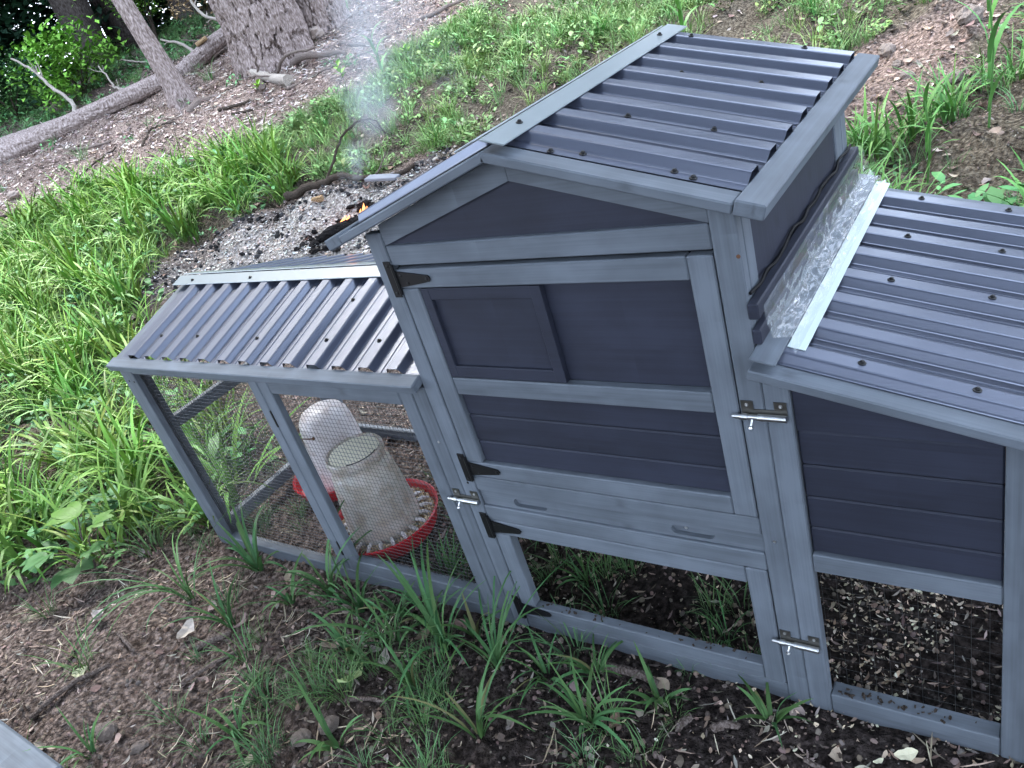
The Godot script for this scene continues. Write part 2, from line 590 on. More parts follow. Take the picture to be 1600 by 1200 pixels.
func wires(par: Node3D, called: String, o: Vector3, u: Vector3, v: Vector3, lu: float, lv: float, step: float, thick := 0.0006) -> void:
	var g := Geo.new()
	var w := u.cross(v)
	var r := thick
	var k := 0.0
	while k <= lu:
		var bend := rng.randf_range(-0.0012, 0.0012)
		g.tube([o + u * k, o + u * (k + bend) + v * lv * 0.5, o + u * k + v * lv], [r, r, r], 4, false)
		k += step
	k = 0.0
	while k <= lv:
		var bend := rng.randf_range(-0.0012, 0.0012)
		g.tube([o + v * k + w * 0.001, o + v * (k + bend) + u * lu * 0.5 + w * 0.001, o + v * k + u * lu + w * 0.001], [r, r, r], 4, false)
		k += step
	part(par, called, g.mesh(), M.wire).set_meta("kind", "stuff")


func strap_hinge(par: Node3D, y: float) -> void:
	var h := group_part(par, "strap_hinge")
	var g := Geo.new()
	g.box(Transform3D(Basis(), Vector3(0.0315, y, 0.0021)), Vector3(0.018, 0.074, 0.0022), 0.0006)
	part(h, "leaf_plate", g.mesh(), M.black)
	g = Geo.new()
	g.prism(PackedVector2Array([Vector2(0.046, y + 0.0165), Vector2(0.112, y + 0.0075), Vector2(0.121, y + 0.006), Vector2(0.125, y), Vector2(0.121, y - 0.006), Vector2(0.112, y - 0.0075), Vector2(0.046, y - 0.0165)]), 0.001, 0.0034)
	part(h, "strap", g.mesh(), M.black)
	g = Geo.new()
	g.tube([Vector3(0.0435, y - 0.03, 0.0045), Vector3(0.0435, y + 0.03, 0.0045)], [0.0034, 0.0034], 10)
	part(h, "knuckle", g.mesh(), M.black)
	for s in [[0.031, 0.028], [0.031, -0.028], [0.056, 0.008], [0.068, -0.008], [0.116, 0.0]]:
		small_screw(h, s[0], y + s[1], 0.0033, M.black)


func barrel_bolt(par: Node3D, x0: float, x1: float, y: float) -> void:
	var b := group_part(par, "barrel_bolt")
	var xs := x1 - 0.070
	var g := Geo.new()
	g.prism(PackedVector2Array([Vector2(xs, y - 0.006), Vector2(x1, y - 0.006), Vector2(x1, y + 0.026), Vector2(x1 - 0.019, y + 0.026), Vector2(x1 - 0.019, y + 0.011), Vector2(xs + 0.019, y + 0.011), Vector2(xs + 0.019, y + 0.026), Vector2(xs, y + 0.026)]), 0.0006, 0.0022)
	part(b, "backplate", g.mesh(), std(lin(0.16, 0.155, 0.14), 0.35, 0.5, 0.9))
	g = Geo.new()
	g.tube([Vector3(xs + 0.026, y, 0.0075), Vector3(x1, y, 0.0075)], [0.0058, 0.0058], 14)
	g.tube([Vector3(xs, y, 0.0075), Vector3(xs + 0.010, y, 0.0075)], [0.0058, 0.0058], 14)
	part(b, "barrel", g.mesh(), M.zinc)
	g = Geo.new()
	g.tube([Vector3(x0, y, 0.0075), Vector3(x0 + 0.003, y, 0.0075), Vector3(xs + 0.03, y, 0.0075)], [0.003, 0.0042, 0.0042], 12)
	part(b, "sliding_rod", g.mesh(), M.zinc)
	g = Geo.new()
	g.tube([Vector3(xs + 0.018, y, 0.0075), Vector3(xs + 0.017, y - 0.008, 0.014), Vector3(xs + 0.016, y - 0.012, 0.0165)], [0.0022, 0.002, 0.002], 8)
	g.lathe([Vector2(0, -0.004), Vector2(0.003, -0.0028), Vector2(0.0042, 0), Vector2(0.003, 0.0028), Vector2(0, 0.004)], 10, Transform3D(Basis(), Vector3(xs + 0.016, y - 0.0135, 0.0175)))
	part(b, "knob", g.mesh(), M.zinc)
	small_screw(b, xs + 0.009, y + 0.019, 0.0022, M.zinc)
	small_screw(b, x1 - 0.009, y + 0.019, 0.0022, M.zinc)


# ---------------------------------------------------------------- the coop
func build_coop() -> void:
	var c := thing("chicken_coop", "grey and navy wooden chicken coop with corrugated roofs, nest box wing and wire run", "chicken coop")
	var T := -0.02
	# house front
	bx(c, "post", 0.0, 0.0395, -0.01, 1.022, T, 0, grey())
	bx(c, "post", 0.6605, 0.6995, -0.01, 1.022, T, 0, grey())
	bx(c, "rail", 0.0405, 0.6595, 0.9562, 0.9954, T, -0.001, grey())
	bx(c, "rail", 0.0405, 0.6595, 0.4225, 0.4605, T, -0.0005, grey())
	bx(c, "rail", 0.0405, 0.6595, 0.3392, 0.379, T, -0.0005, grey())
	bx(c, "rail", 0.0405, 0.6595, -0.012, 0.0365, T, -0.0015, grey())
	var k := 0.3057
	var g := Geo.new()
	var under := func(x: float) -> float:
		return 1.151 - 0.0195 - k * absf(x - 0.35)
	# rafters under the front verge
	for s in [-1, 1]:
		g = Geo.new()
		var xe: float = 0.35 + 0.3095 * s
		var poly := PackedVector2Array([Vector2(0.35 + 0.0004 * s, under.call(0.35)), Vector2(xe, under.call(xe)), Vector2(xe, maxf(under.call(xe) - 0.045, 0.9962)), Vector2(0.35 + 0.0004 * s, under.call(0.35) - 0.043)])
		g.prism(poly, T, -0.003)
		part(c, "rafter", g.mesh(), grey())
	g = Geo.new()
	g.prism(PackedVector2Array([Vector2(0.041, 0.985), Vector2(0.659, 0.985), Vector2(0.659, under.call(0.659) - 0.002), Vector2(0.35, under.call(0.35) - 0.002), Vector2(0.041, under.call(0.041) - 0.002)]), -0.017, -0.011)
	part(c, "gable_panel", g.mesh(), navy())
	# dark backing behind the joints
	bx(c, "backing", 0.03, 0.67, 0.38, 1.0, -0.028, -0.0215, M.dark)
	# upper door
	var d := group_part(c, "door")
	bx(d, "stile", 0.0425, 0.0845, 0.5015, 0.9085, T, 0, grey())
	bx(d, "stile", 0.6182, 0.658, 0.4622, 0.9486, T, 0, grey())
	bx(d, "rail", 0.0425, 0.6172, 0.9095, 0.9486, T, -0.0004, grey())
	bx(d, "rail", 0.0855, 0.6172, 0.6735, 0.7125, T, -0.0006, grey())
	bx(d, "rail", 0.0425, 0.6172, 0.4622, 0.5005, T, -0.0004, grey())
	bx(d, "window_panel", 0.086, 0.6172, 0.7135, 0.9085, -0.020, -0.016, navy())
	var ys := [0.6728, 0.6203, 0.5551, 0.5012]
	for i in 3:
		bx(d, "plank", 0.086, 0.6172, ys[i + 1] + 0.0006, ys[i] - 0.0006, -0.018, -0.009, navy(), 0.0028)
	g = Geo.new()
	for q in [[0.0865, 0.3515, 0.884, 0.9075], [0.0865, 0.3515, 0.7145, 0.740]]:
		g.box(Transform3D(Basis(), Vector3((q[0] + q[1]) / 2, (q[2] + q[3]) / 2, -0.0085)), Vector3(q[1] - q[0], q[3] - q[2], 0.013), 0.001)
	for q in [[0.0865, 0.1055], [0.3295, 0.3515]]:
		g.box(Transform3D(Basis(), Vector3((q[0] + q[1]) / 2, 0.811, -0.0078)), Vector3(q[1] - q[0], 0.193, 0.013), 0.001)
	g.box(Transform3D(Basis(), Vector3(0.219, 0.811, -0.0115)), Vector3(0.23, 0.15, 0.004), 0.0005)
	part(d, "sliding_shutter", g.mesh(), navy())
	# pull-out tray with two finger slots
	var tray := CSGCombiner3D.new()
	tray.name = "tray_front"
	c.add_child(tray, true)
	var slab := CSGBox3D.new()
	slab.name = "board"
	slab.size = Vector3(0.617, 0.042, 0.017)
	slab.position = Vector3(0.35, 0.4008, -0.0155)
	slab.material = M.grey[2]
	tray.add_child(slab)
	for q in [[0.125, 0.209], [0.485, 0.569]]:
		for e in [[q[0] + 0.0105, 0], [q[1] - 0.0105, 0]]:
			var cy := CSGCylinder3D.new()
			cy.name = "slot_end"
			cy.radius = 0.0105
			cy.height = 0.034
			cy.sides = 20
			cy.rotation.x = PI / 2
			cy.position = Vector3(e[0], 0.397, 0.0)
			cy.operation = CSGShape3D.OPERATION_SUBTRACTION
			cy.material = M.grey[2]
			tray.add_child(cy, true)
		var mid := CSGBox3D.new()
		mid.name = "slot"
		mid.size = Vector3(q[1] - q[0] - 0.021, 0.021, 0.034)
		mid.position = Vector3((q[0] + q[1]) / 2, 0.397, 0.0)
		mid.operation = CSGShape3D.OPERATION_SUBTRACTION
		mid.material = M.grey[2]
		tray.add_child(mid, true)
	small_screw(c, 0.512, 0.398, -0.0148, M.zinc)
	# lower door
	d = group_part(c, "lower_door")
	bx(d, "stile", 0.0425, 0.0835, 0.0768, 0.2975, -0.025, -0.0002, grey())
	bx(d, "stile", 0.6182, 0.658, 0.0375, 0.3375, -0.025, 0, grey())
	bx(d, "rail", 0.0425, 0.6172, 0.2985, 0.3375, -0.025, -0.0004, grey())
	bx(d, "rail", 0.0425, 0.6172, 0.0385, 0.0758, -0.025, -0.0004, grey())
	for y in [0.930, 0.484, 0.321, 0.064]:
		strap_hinge(c, y)
	barrel_bolt(c, 0.649, 0.7335, 0.678)
	barrel_bolt(c, 0.649, 0.7335, 0.168)
	barrel_bolt(c, -0.049, 0.037, 0.391)
	# house sides and back
	for s in [[0.6785, 0.6995, 0.6925, 1], [0.0005, 0.0215, 0.0075, -1]]:
		var x0: float = s[0]
		var x1: float = s[1]
		for z in [[-0.056, -0.0208], [-0.6, -0.555], [-0.6395, -0.601]]:
			bx(c, "side_post", x0, x1, -0.01, 1.016, z[0], z[1], grey())
		bx(c, "side_rail", x0, x1, 0.38, 0.42, -0.5545, -0.0565, grey())
		bx(c, "side_panel", s[2] - 0.003, s[2] + 0.003, 0.42, 1.022, -0.554, -0.057, M.navy[1])
	for x in [[0.022, 0.06], [0.64, 0.678]]:
		bx(c, "back_post", x[0], x[1], -0.01, 1.02, -0.6395, -0.6205, grey())
	bx(c, "back_panel", 0.06, 0.64, 0.42, 1.02, -0.634, -0.626, navy())
	bx(c, "back_rail", 0.0605, 0.6395, 0.0, 0.04, -0.6395, -0.6205, grey())
	bx(c, "floor_panel", 0.022, 0.678, 0.404, 0.414, -0.62, -0.029, navy())
	g = Geo.new()
	g.prism(PackedVector2Array([Vector2(0.03, 1.0), Vector2(0.67, 1.0), Vector2(0.67, under.call(0.67) - 0.002), Vector2(0.35, under.call(0.35) - 0.002), Vector2(0.03, under.call(0.03) - 0.002)]), -0.634, -0.626)
	part(c, "gable_panel", g.mesh(), navy())
	small_screw(c, 0.6955, 0.945, 0.0, M.rust)
	small_screw(c, 0.681, 0.414, 0.0, M.zinc)
	small_screw(c, -0.018, 0.545, 0.0, M.zinc)
	small_screw(c, 0.021, 0.44, 0.0, M.black)
	for q in [[-1.175, 0.635], [-1.150, 0.633]]:
		small_screw(c, q[0], q[1], 0.0, M.black)
	# house roof
	var r := group_part(c, "house_roof")
	var ribs := []
	for i in 8:
		ribs.append(-0.040 - 0.0858 * i)
	var dn := Vector3(1, -k, 0).normalized()
	slope(r, Vector3(0.35, 1.151, 0), dn, Vector3.BACK, 0.4255, -0.69, 0.047, 0.043, 0.043, ribs, 0.043, 0.041)
	dn = Vector3(-1, -k, 0).normalized()
	slope(r, Vector3(0.35, 1.151, 0), dn, Vector3.BACK, 0.4255, -0.69, 0.047, 0.043, 0.043, ribs, 0.043, 0.041)
	var nn := Vector3(k, 1, 0).normalized()
	for q in [[0.441, 0.001], [0.485, -0.012], [0.62, -0.011], [0.649, -0.002], [0.479, -0.186], [0.615, -0.189], [0.473, -0.439], [0.612, -0.442], [0.421, -0.631], [0.468, -0.623], [0.605, -0.626], [0.633, -0.639]]:
		var z: float = q[1]
		var best := 1.0
		for p in ribs:
			best = minf(best, absf(p - z))
		roof_screw(r, Vector3(q[0], 1.151 - k * (q[0] - 0.35), z) + nn * (0.0166 if best < 0.0145 else 0.002), nn)
	for q in [[0.368, -0.04], [0.368, -0.6]]:
		roof_screw(r, Vector3(q[0], 1.151 - k * (q[0] - 0.35), q[1]) + nn * 0.0200, nn)
	# nest wing on the right
	var px := 1.0141
	bx(c, "post", 0.7002, 0.7396, -0.012, 0.752, T, 0, grey())
	bx(c, "post", px, px + 0.04, -0.014, 0.672, T, 0, grey())
	bx(c, "rail", 0.7406, px - 0.001, 0.3575, 0.397, -0.026, -0.0004, grey())
	bx(c, "rail", 0.7406, px - 0.001, -0.014, 0.042, -0.034, -0.0004, grey())
	var top := func(x: float) -> float:
		return 0.787 - 0.26 * (x - 0.705) - 0.02
	var edges := [0.3978, 0.453, 0.518, 0.582, 0.648, 0.72]
	for i in 5:
		var y0: float = edges[i]
		var y1: float = edges[i + 1]
		if y1 < top.call(px):
			bx(c, "plank", 0.741, px - 0.001, y0 + 0.0007, y1 - 0.0007, -0.018, -0.008, navy(), 0.0028)
		else:
			var poly := PackedVector2Array([Vector2(0.741, y0 + 0.0007), Vector2(px - 0.001, y0 + 0.0007), Vector2(px - 0.001, minf(top.call(px), y1))])
			if top.call(0.741) > y1 and i < 4:
				poly.append(Vector2(0.705 + (0.767 - y1) / 0.26, y1 - 0.0007))
				poly.append(Vector2(0.741, y1 - 0.0007))
			else:
				poly.append(Vector2(0.741, minf(top.call(0.741), 0.757)))
			g = Geo.new()
			g.prism(poly, -0.018, -0.0082)
			part(c, "plank", g.mesh(), navy())
	g = Geo.new()
	g.prism(PackedVector2Array([Vector2(0.7405, top.call(0.7405)), Vector2(1.054, top.call(1.054)), Vector2(1.054, top.call(1.054) - 0.022), Vector2(0.7405, top.call(0.7405) - 0.022)]), -0.02, -0.0055)
	part(c, "top_rail", g.mesh(), navy())
	for z in [[-0.6395, -0.6195], [-0.056, -0.021]]:
		bx(c, "side_post", px + 0.019, px + 0.0395, -0.014, 0.668, z[0], z[1], grey())
	for i in 5:
		bx(c, "side_plank", px + 0.026, px + 0.034, 0.3978 + i * 0.052, 0.3978 + i * 0.052 + 0.0512, -0.619, -0.0565, navy(), 0.0028)
		bx(c, "back_plank", 0.7, px + 0.018, 0.3978 + i * 0.052, 0.3978 + i * 0.052 + 0.0512, -0.636, -0.628, navy(), 0.0028)
	bx(c, "side_rail", px + 0.02, px + 0.0395, -0.012, 0.04, -0.619, -0.0565, grey())
	bx(c, "side_rail", px + 0.02, px + 0.0395, 0.357, 0.397, -0.619, -0.0565, grey())
	bx(c, "back_rail", 0.7, px + 0.018, -0.01, 0.04, -0.6395, -0.6195, grey())
	wires(c, "wire_mesh", Vector3(0.741, 0.04, -0.029), Vector3.RIGHT, Vector3.UP, 0.272, 0.32, 0.0254, 0.00025)
	wires(c, "wire_mesh", Vector3(px + 0.018, 0.04, -0.62), Vector3.BACK, Vector3.UP, 0.58, 0.32, 0.0127)
	r = group_part(c, "nest_roof")
	ribs = []
	for i in 8:
		ribs.append(-0.012 - 0.0866 * i)
	dn = Vector3(1, -0.26, 0).normalized()
	slope(r, Vector3(0.7005, 0.7882, 0), dn, Vector3.BACK, 0.425, -0.688, 0.0477, 0.043, 0.043, ribs, 0.0, 0.041)
	nn = Vector3(0.26, 1, 0).normalized()
	part(r, "top_board", bbox(Vector3(0.7357, 0.004, 0.0375), 0.001), grey(), Transform3D(Basis(Vector3.BACK, nn, Vector3.BACK.cross(nn)), Vector3(0.7185, 0.7835, -0.3202) + nn * 0.0193))
	for q in [[0.826, -0.616], [0.968, -0.619], [0.829, -0.441], [0.971, -0.442], [0.831, -0.27], [0.971, -0.274], [0.837, -0.014], [0.976, -0.014]]:
		roof_screw(r, Vector3(q[0], 0.787 - 0.26 * (q[0] - 0.705), q[1]) + nn * 0.0167, nn)
	# side battens, cable, clear flashing
	bx(c, "batten", 0.7002, 0.7165, 0.851, 0.876, -0.655, 0.012, M.navy[0], 0.002)
	bx(c, "batten", 0.7002, 0.7135, 0.808, 0.832, -0.65, 0.008, M.navy[3], 0.002)
	g = Geo.new()
	var p := []
	var w := []
	for i in 40:
		var z := -0.645 + 0.64 * i / 39.0
		p.append(Vector3(0.7035 + 0.002 * sin(i * 0.9), 0.8815 + 0.003 * sin(i * 0.55) + 0.002 * sin(i * 1.3 + 1.0), z))
		w.append(0.0026)
	g.tube(p, w, 8)
	part(c, "cable", g.mesh(), M.cable)
	# a pale flashing strip on the nest roof and a crinkled clear sheet over it and the lower batten
	var f := FastNoiseLite.new()
	f.seed = 77
	f.frequency = 1.0
	part(c, "flashing_strip", bbox(Vector3(0.655, 0.0016, 0.026), 0.0004), M.flash, Transform3D(Basis(Vector3.BACK, nn, Vector3.BACK.cross(nn)), Vector3(0.7505, 0.787 - 0.26 * 0.0455, -0.338) + nn * 0.0178))
	g = Geo.new()
	var nu := 24
	var nz := 110
	var at_sheet := func(t: float, z: float) -> Vector3:
		var q: Vector2
		if t < 0.4:
			q = Vector2(0.7195, 0.866).lerp(Vector2(0.7225, 0.812), t / 0.4)
		else:
			var ee := (t - 0.4) / 0.6
			q = Vector2(0.7225, 0.812).lerp(Vector2(0.760, 0.787 - 0.26 * 0.055 + 0.0215), pow(ee, 0.8)) + Vector2(0.0, -0.006 * sin(PI * ee))
		var cr := absf(f.get_noise_2d(t * 1.6 + z * 4.0, z * 6.0)) * 1.1 + absf(f.get_noise_2d(t * 3.0 - z * 6.0 + 40.0, z * 9.0 + t * 3.0)) * 0.35
		var o := cr * 0.022 * (0.1 + sin(PI * t))
		return Vector3(q.x + o * 0.7, q.y + o * 0.7 + 0.001, z + 0.012 * sin(t * 8.0) * smoothstep(-0.3, 0.0, z))
	var grid := []
	for i in nu + 1:
		var row := []
		for j in nz + 1:
			row.append(at_sheet.call(float(i) / nu, lerpf(-0.672, -0.004, float(j) / nz)))
		grid.append(row)
	var nrm := func(i: int, j: int) -> Vector3:
		var du: Vector3 = grid[mini(i + 1, nu)][j] - grid[maxi(i - 1, 0)][j]
		var dv: Vector3 = grid[i][mini(j + 1, nz)] - grid[i][maxi(j - 1, 0)]
		var w2 := du.cross(dv).normalized()
		return w2 if w2.x + w2.y > 0.0 else -w2
	for i in nu:
		for j in nz:
			g.smooth(grid[i][j], grid[i + 1][j], grid[i + 1][j + 1], nrm.call(i, j), nrm.call(i + 1, j), nrm.call(i + 1, j + 1))
			g.smooth(grid[i][j], grid[i + 1][j + 1], grid[i][j + 1], nrm.call(i, j), nrm.call(i + 1, j + 1), nrm.call(i, j + 1))
	part(c, "clear_plastic_sheet", g.mesh(), M.film)
	# ---- the run on the left
	bx(c, "post", -1.2, -1.1368, -0.02, 0.683, T, 0, grey())
	bx(c, "post", -0.598, -0.5625, 0.033, 0.683, T, 0, grey())
	bx(c, "post", -0.0405, -0.0005, -0.015, 0.683, T, 0, grey())
	bx(c, "rail", -1.136, -0.5985, 0.66, 0.69, T, -0.001, grey())
	bx(c, "base_rail", -1.136, -0.041, -0.02, 0.0322, -0.032, -0.0004, grey())
	d = group_part(c, "run_door")
	bx(d, "stile", -0.5605, -0.5215, 0.034, 0.672, T, 0, grey())
	bx(d, "stile", -0.0815, -0.0425, 0.034, 0.672, T, 0, grey())
	bx(d, "rail", -0.5205, -0.0825, 0.634, 0.672, T, -0.0004, grey())
	bx(d, "rail", -0.5205, -0.0825, 0.034, 0.0764, -0.028, -0.0004, grey())
	for y in [0.555, 0.115]:
		bx(d, "butt_hinge", -0.5645, -0.5585, y - 0.025, y + 0.025, -0.004, 0.0022, M.black, 0.0008)
	wires(c, "wire_mesh", Vector3(-1.137, 0.034, -0.0215), Vector3.RIGHT, Vector3.UP, 0.538, 0.635, 0.0127)
	wires(c, "wire_mesh", Vector3(-0.522, 0.076, -0.0215), Vector3.RIGHT, Vector3.UP, 0.442, 0.56, 0.0127)
	# end panel and back
	for z in [[-0.06, -0.0205], [-0.622, -0.582]]:
		bx(c, "side_post", -1.186, -1.162, -0.012, 0.69, z[0], z[1], grey())
	for y in [[0.432, 0.472], [0.03, 0.072]]:
		bx(c, "side_rail", -1.186, -1.160, y[0], y[1], -0.5815, -0.0605, grey())
	g = Geo.new()
	g.prism(PackedVector2Array([Vector2(-0.0, 0.672), Vector2(0.64, 0.672), Vector2(0.64, 0.69), Vector2(0.32, 0.778), Vector2(0.0, 0.69)]), 0.0, 0.018)
	part(c, "end_gable", g.mesh(), navy(), Transform3D(Basis(Vector3.FORWARD, Vector3.UP, Vector3.RIGHT), Vector3(-1.186, 0, -0.0005)))
	wires(c, "wire_mesh", Vector3(-1.158, 0.03, -0.62), Vector3.BACK, Vector3.UP, 0.6, 0.65, 0.0127)
	for x in [[-1.186, -1.14], [-0.62, -0.58], [-0.04, -0.001]]:
		bx(c, "back_post", x[0], x[1], -0.012, 0.69, -0.6405, -0.6225, grey())
	for y in [[-0.01, 0.045], [0.65, 0.69]]:
		for x in [[-1.139, -0.6205], [-0.5795, -0.0405]]:
			bx(c, "back_rail", x[0], x[1], y[0], y[1], -0.6405, -0.6225, grey())
	wires(c, "wire_mesh", Vector3(-1.14, 0.03, -0.6215), Vector3.RIGHT, Vector3.UP, 1.13, 0.63, 0.0127)
	bx(c, "tie_beam", -1.16, -0.001, 0.76, 0.785, -0.335, -0.305, grey())
	r = group_part(c, "run_roof")
	ribs = []
	for i in 13:
		ribs.append(-1.083 + 0.0843 * i)
	var kz := 0.3
	for s in [1.0, -1.0]:
		dn = Vector3(0, -kz, s).normalized()
		slope(r, Vector3(0, 0.805, -0.32), dn, Vector3.RIGHT, 0.3655, -1.19, 0.0, 0.036, 0.0, ribs, 0.042, 0.036)
	nn = Vector3(0, 1, kz).normalized()
	for q in [[-1.015, -0.206], [-0.849, -0.208], [-0.594, -0.206], [-0.338, -0.205], [-1.013, -0.078], [-0.842, -0.08], [-0.585, -0.078], [-0.329, -0.078], [-0.16, -0.08]]:
		var bestx := 1.0
		for pp in ribs:
			bestx = minf(bestx, absf(pp - q[0]))
		roof_screw(r, Vector3(q[0], 0.70 - kz * (q[1] - 0.03), q[1]) + nn * (0.0166 if bestx < 0.0145 else (0.002 if bestx > 0.0235 else 0.008)), nn)
	for x in [-1.1, -0.82]:
		roof_screw(r, Vector3(x, 0.7975, -0.296) + nn * 0.0200, nn)
	# crumbs of soil on the lower rails
	g = Geo.new()
	for i in 70:
		var side := i % 2
		var cx := rng.randf_range(0.1, 0.6) if side == 0 else rng.randf_range(0.75, 1.0)
		var cy := 0.0768 if side == 0 else 0.0428
		var s := rng.randf_range(0.0012, 0.004)
		g.box(Transform3D(Basis.from_euler(Vector3(rng.randf() * 3, rng.randf() * 3, rng.randf() * 3)), Vector3(cx, cy, rng.randf_range(-0.024, -0.004))), Vector3(s * 2.2, s, s), 0.0)
	part(c, "soil_crumbs", g.mesh(), M.darktwig).set_meta("kind", "stuff")


# ---------------------------------------------------------------- feeder and waterer in the run
func build_feeder() -> void:
	var t := thing("poultry_feeder", "dusty translucent poultry feeder on a red tray full of feed, behind the run door", "feeder", Vector3(-0.575, 0.0, -0.188))
	var g := Geo.new()
	g.lathe([Vector2(0.0, 0.006), Vector2(0.138, 0.006), Vector2(0.152, 0.022), Vector2(0.166, 0.066), Vector2(0.171, 0.070), Vector2(0.172, 0.075), Vector2(0.168, 0.077), Vector2(0.162, 0.072), Vector2(0.147, 0.028), Vector2(0.13, 0.014), Vector2(0.0, 0.014)], 72)
	part(t, "tray", g.mesh(), M.red)
	g = Geo.new()
	g.tinted = true
	var prof := [Vector2(0.111, 0.040), Vector2(0.112, 0.046), Vector2(0.109, 0.085), Vector2(0.105, 0.13), Vector2(0.1005, 0.175), Vector2(0.096, 0.21), Vector2(0.0915, 0.245), Vector2(0.089, 0.258), Vector2(0.083, 0.268), Vector2(0.0805, 0.278), Vector2(0.081, 0.288), Vector2(0.085, 0.294), Vector2(0.087, 0.302), Vector2(0.0865, 0.312), Vector2(0.083, 0.318), Vector2(0.0775, 0.316), Vector2(0.0755, 0.309)]
	for i in prof.size() - 1:
		# feed inside shows through the lower part
		var k := lerpf(0.66, 1.0, smoothstep(0.14, 0.25, prof[i].y))
		g.col = Color(k, k * 0.985, k * 0.97)
		g.lathe([prof[i], prof[i + 1]], 72)
	part(t, "tank", g.mesh(), M.tank)
	g = Geo.new()
	g.lathe([Vector2(0.0757, 0.3125), Vector2(0.072, 0.3150), Vector2(0.06, 0.3185), Vector2(0.03, 0.3215), Vector2(0.0, 0.3225)], 64)
	part(t, "lid", g.mesh(), M.lid)
	g = Geo.new()
	var arc := []
	var rad := []
	for i in 13:
		var a := -0.2 + i * 0.11
		arc.append(Vector3(cos(a) * 0.0745, 0.3155, sin(a) * 0.0745))
		rad.append(0.0016)
	g.tube(arc, rad, 6)
	part(t, "handle_wire", g.mesh(), M.black)
	# fins that divide the tray
	for i in 22:
		var a := TAU * i / 22.0 + 0.1
		g = Geo.new()
		g.tube([Vector3(cos(a) * 0.112, 0.062, sin(a) * 0.112), Vector3(cos(a) * 0.128, 0.063, sin(a) * 0.128), Vector3(cos(a) * 0.146, 0.052, sin(a) * 0.146)], [0.0055, 0.0062, 0.0045], 7)
		part(t, "tray_fin", g.mesh(), M.white)
	var mm := MultiMesh.new()
	mm.transform_format = MultiMesh.TRANSFORM_3D
	mm.use_colors = true
	mm.mesh = bbox(Vector3(0.009, 0.004, 0.005), 0.001)
	mm.instance_count = 1500
	for i in 1500:
		var a := rng.randf() * TAU
		var r := sqrt(rng.randf_range(0.0118, 0.0245))
		var b := Basis.from_euler(Vector3(rng.randf_range(-0.6, 0.6), rng.randf() * TAU, rng.randf_range(-0.6, 0.6)))
		mm.set_instance_transform(i, Transform3D(b.scaled(Vector3.ONE * rng.randf_range(0.5, 1.3)), Vector3(cos(a) * r, 0.048 + rng.randf() * 0.010 - 0.3 * absf(r - 0.13) * 0.3, sin(a) * r)))
		var k := rng.randf_range(0.6, 1.25)
		mm.set_instance_color(i, Color(0.60 * k, 0.47 * k, 0.32 * k))
	var o := MultiMeshInstance3D.new()
	o.name = "feed"
	o.multimesh = mm
	o.material_override = M.dry
	t.add_child(o)
	o.set_meta("kind", "stuff")

	t = thing("poultry_waterer", "white domed poultry waterer with a wire handle, half hidden behind the dusty feeder", "waterer", Vector3(-0.935, 0.0, -0.39))
	g = Geo.new()
	g.lathe([Vector2(0.0, 0.004), Vector2(0.15, 0.004), Vector2(0.164, 0.018), Vector2(0.175, 0.05), Vector2(0.180, 0.054), Vector2(0.177, 0.058), Vector2(0.169, 0.05), Vector2(0.157, 0.02), Vector2(0.0, 0.018)], 64)
	part(t, "tray", g.mesh(), M.red, Transform3D(Basis().scaled(Vector3(0.84, 1, 0.84)), Vector3(-0.04, 0, 0.02)))
	g = Geo.new()
	g.lathe([Vector2(0.104, 0.02), Vector2(0.104, 0.06), Vector2(0.095, 0.16), Vector2(0.089, 0.235), Vector2(0.084, 0.262), Vector2(0.070, 0.284), Vector2(0.045, 0.297), Vector2(0.02, 0.302), Vector2(0.0, 0.303)], 64)
	part(t, "tank", g.mesh(), M.white)
	g = Geo.new()
	arc = []
	rad = []
	for i in 17:
		var a := PI * i / 16.0
		arc.append(Vector3(-0.05 * sin(a) - 0.0, 0.235 + 0.012 * sin(a * 2.0), 0.090 * cos(a)).rotated(Vector3.UP, 0.3) + Vector3(-0.035 * sin(a), 0.0, 0.05 * sin(a)))
		rad.append(0.0022)
	g.tube(arc, rad, 7)
	part(t, "wire_handle", g.mesh(), M.rust)
	for q in [[0.089, 0.3], [0.089, 0.3 + PI]]:
		g = Geo.new()
		g.lathe([Vector2(0, 0), Vector2(0.006, 0), Vector2(0.005, 0.004), Vector2(0, 0.005)], 10, Transform3D(Basis(Vector3.RIGHT, PI / 2).rotated(Vector3.UP, q[1]), Vector3(0, 0.236, 0) + Vector3(0, 0, 0.089).rotated(Vector3.UP, q[1])))
		part(t, "handle_rivet", g.mesh(), M.rust)


# ---------------------------------------------------------------- trees, logs, sticks
func crooked(pts: Array, r0: float, r1: float, sub: int, wob: float, sd: int) -> Array:
	var p := []
	var r := []
	var f := FastNoiseLite.new()
	f.seed = sd
	f.frequency = 1.0
	var n := (pts.size() - 1) * sub
	for i in n + 1:
		var q := float(i) / sub
		var j := mini(int(q), pts.size() - 2)
		var a: Vector3 = pts[maxi(j - 1, 0)]
		var b: Vector3 = pts[j]
		var c: Vector3 = pts[j + 1]
		var d: Vector3 = pts[mini(j + 2, pts.size() - 1)]
		var v := b.cubic_interpolate(c, a, d, q - j)
		v += Vector3(f.get_noise_2d(i * 0.37, 1.0), f.get_noise_2d(i * 0.37, 9.0), f.get_noise_2d(i * 0.37, 19.0)) * wob
		p.append(v)
		r.append(lerpf(r0, r1, float(i) / n) * (1.0 + 0.18 * f.get_noise_2d(i * 0.6, 33.0)))
	return [p, r]


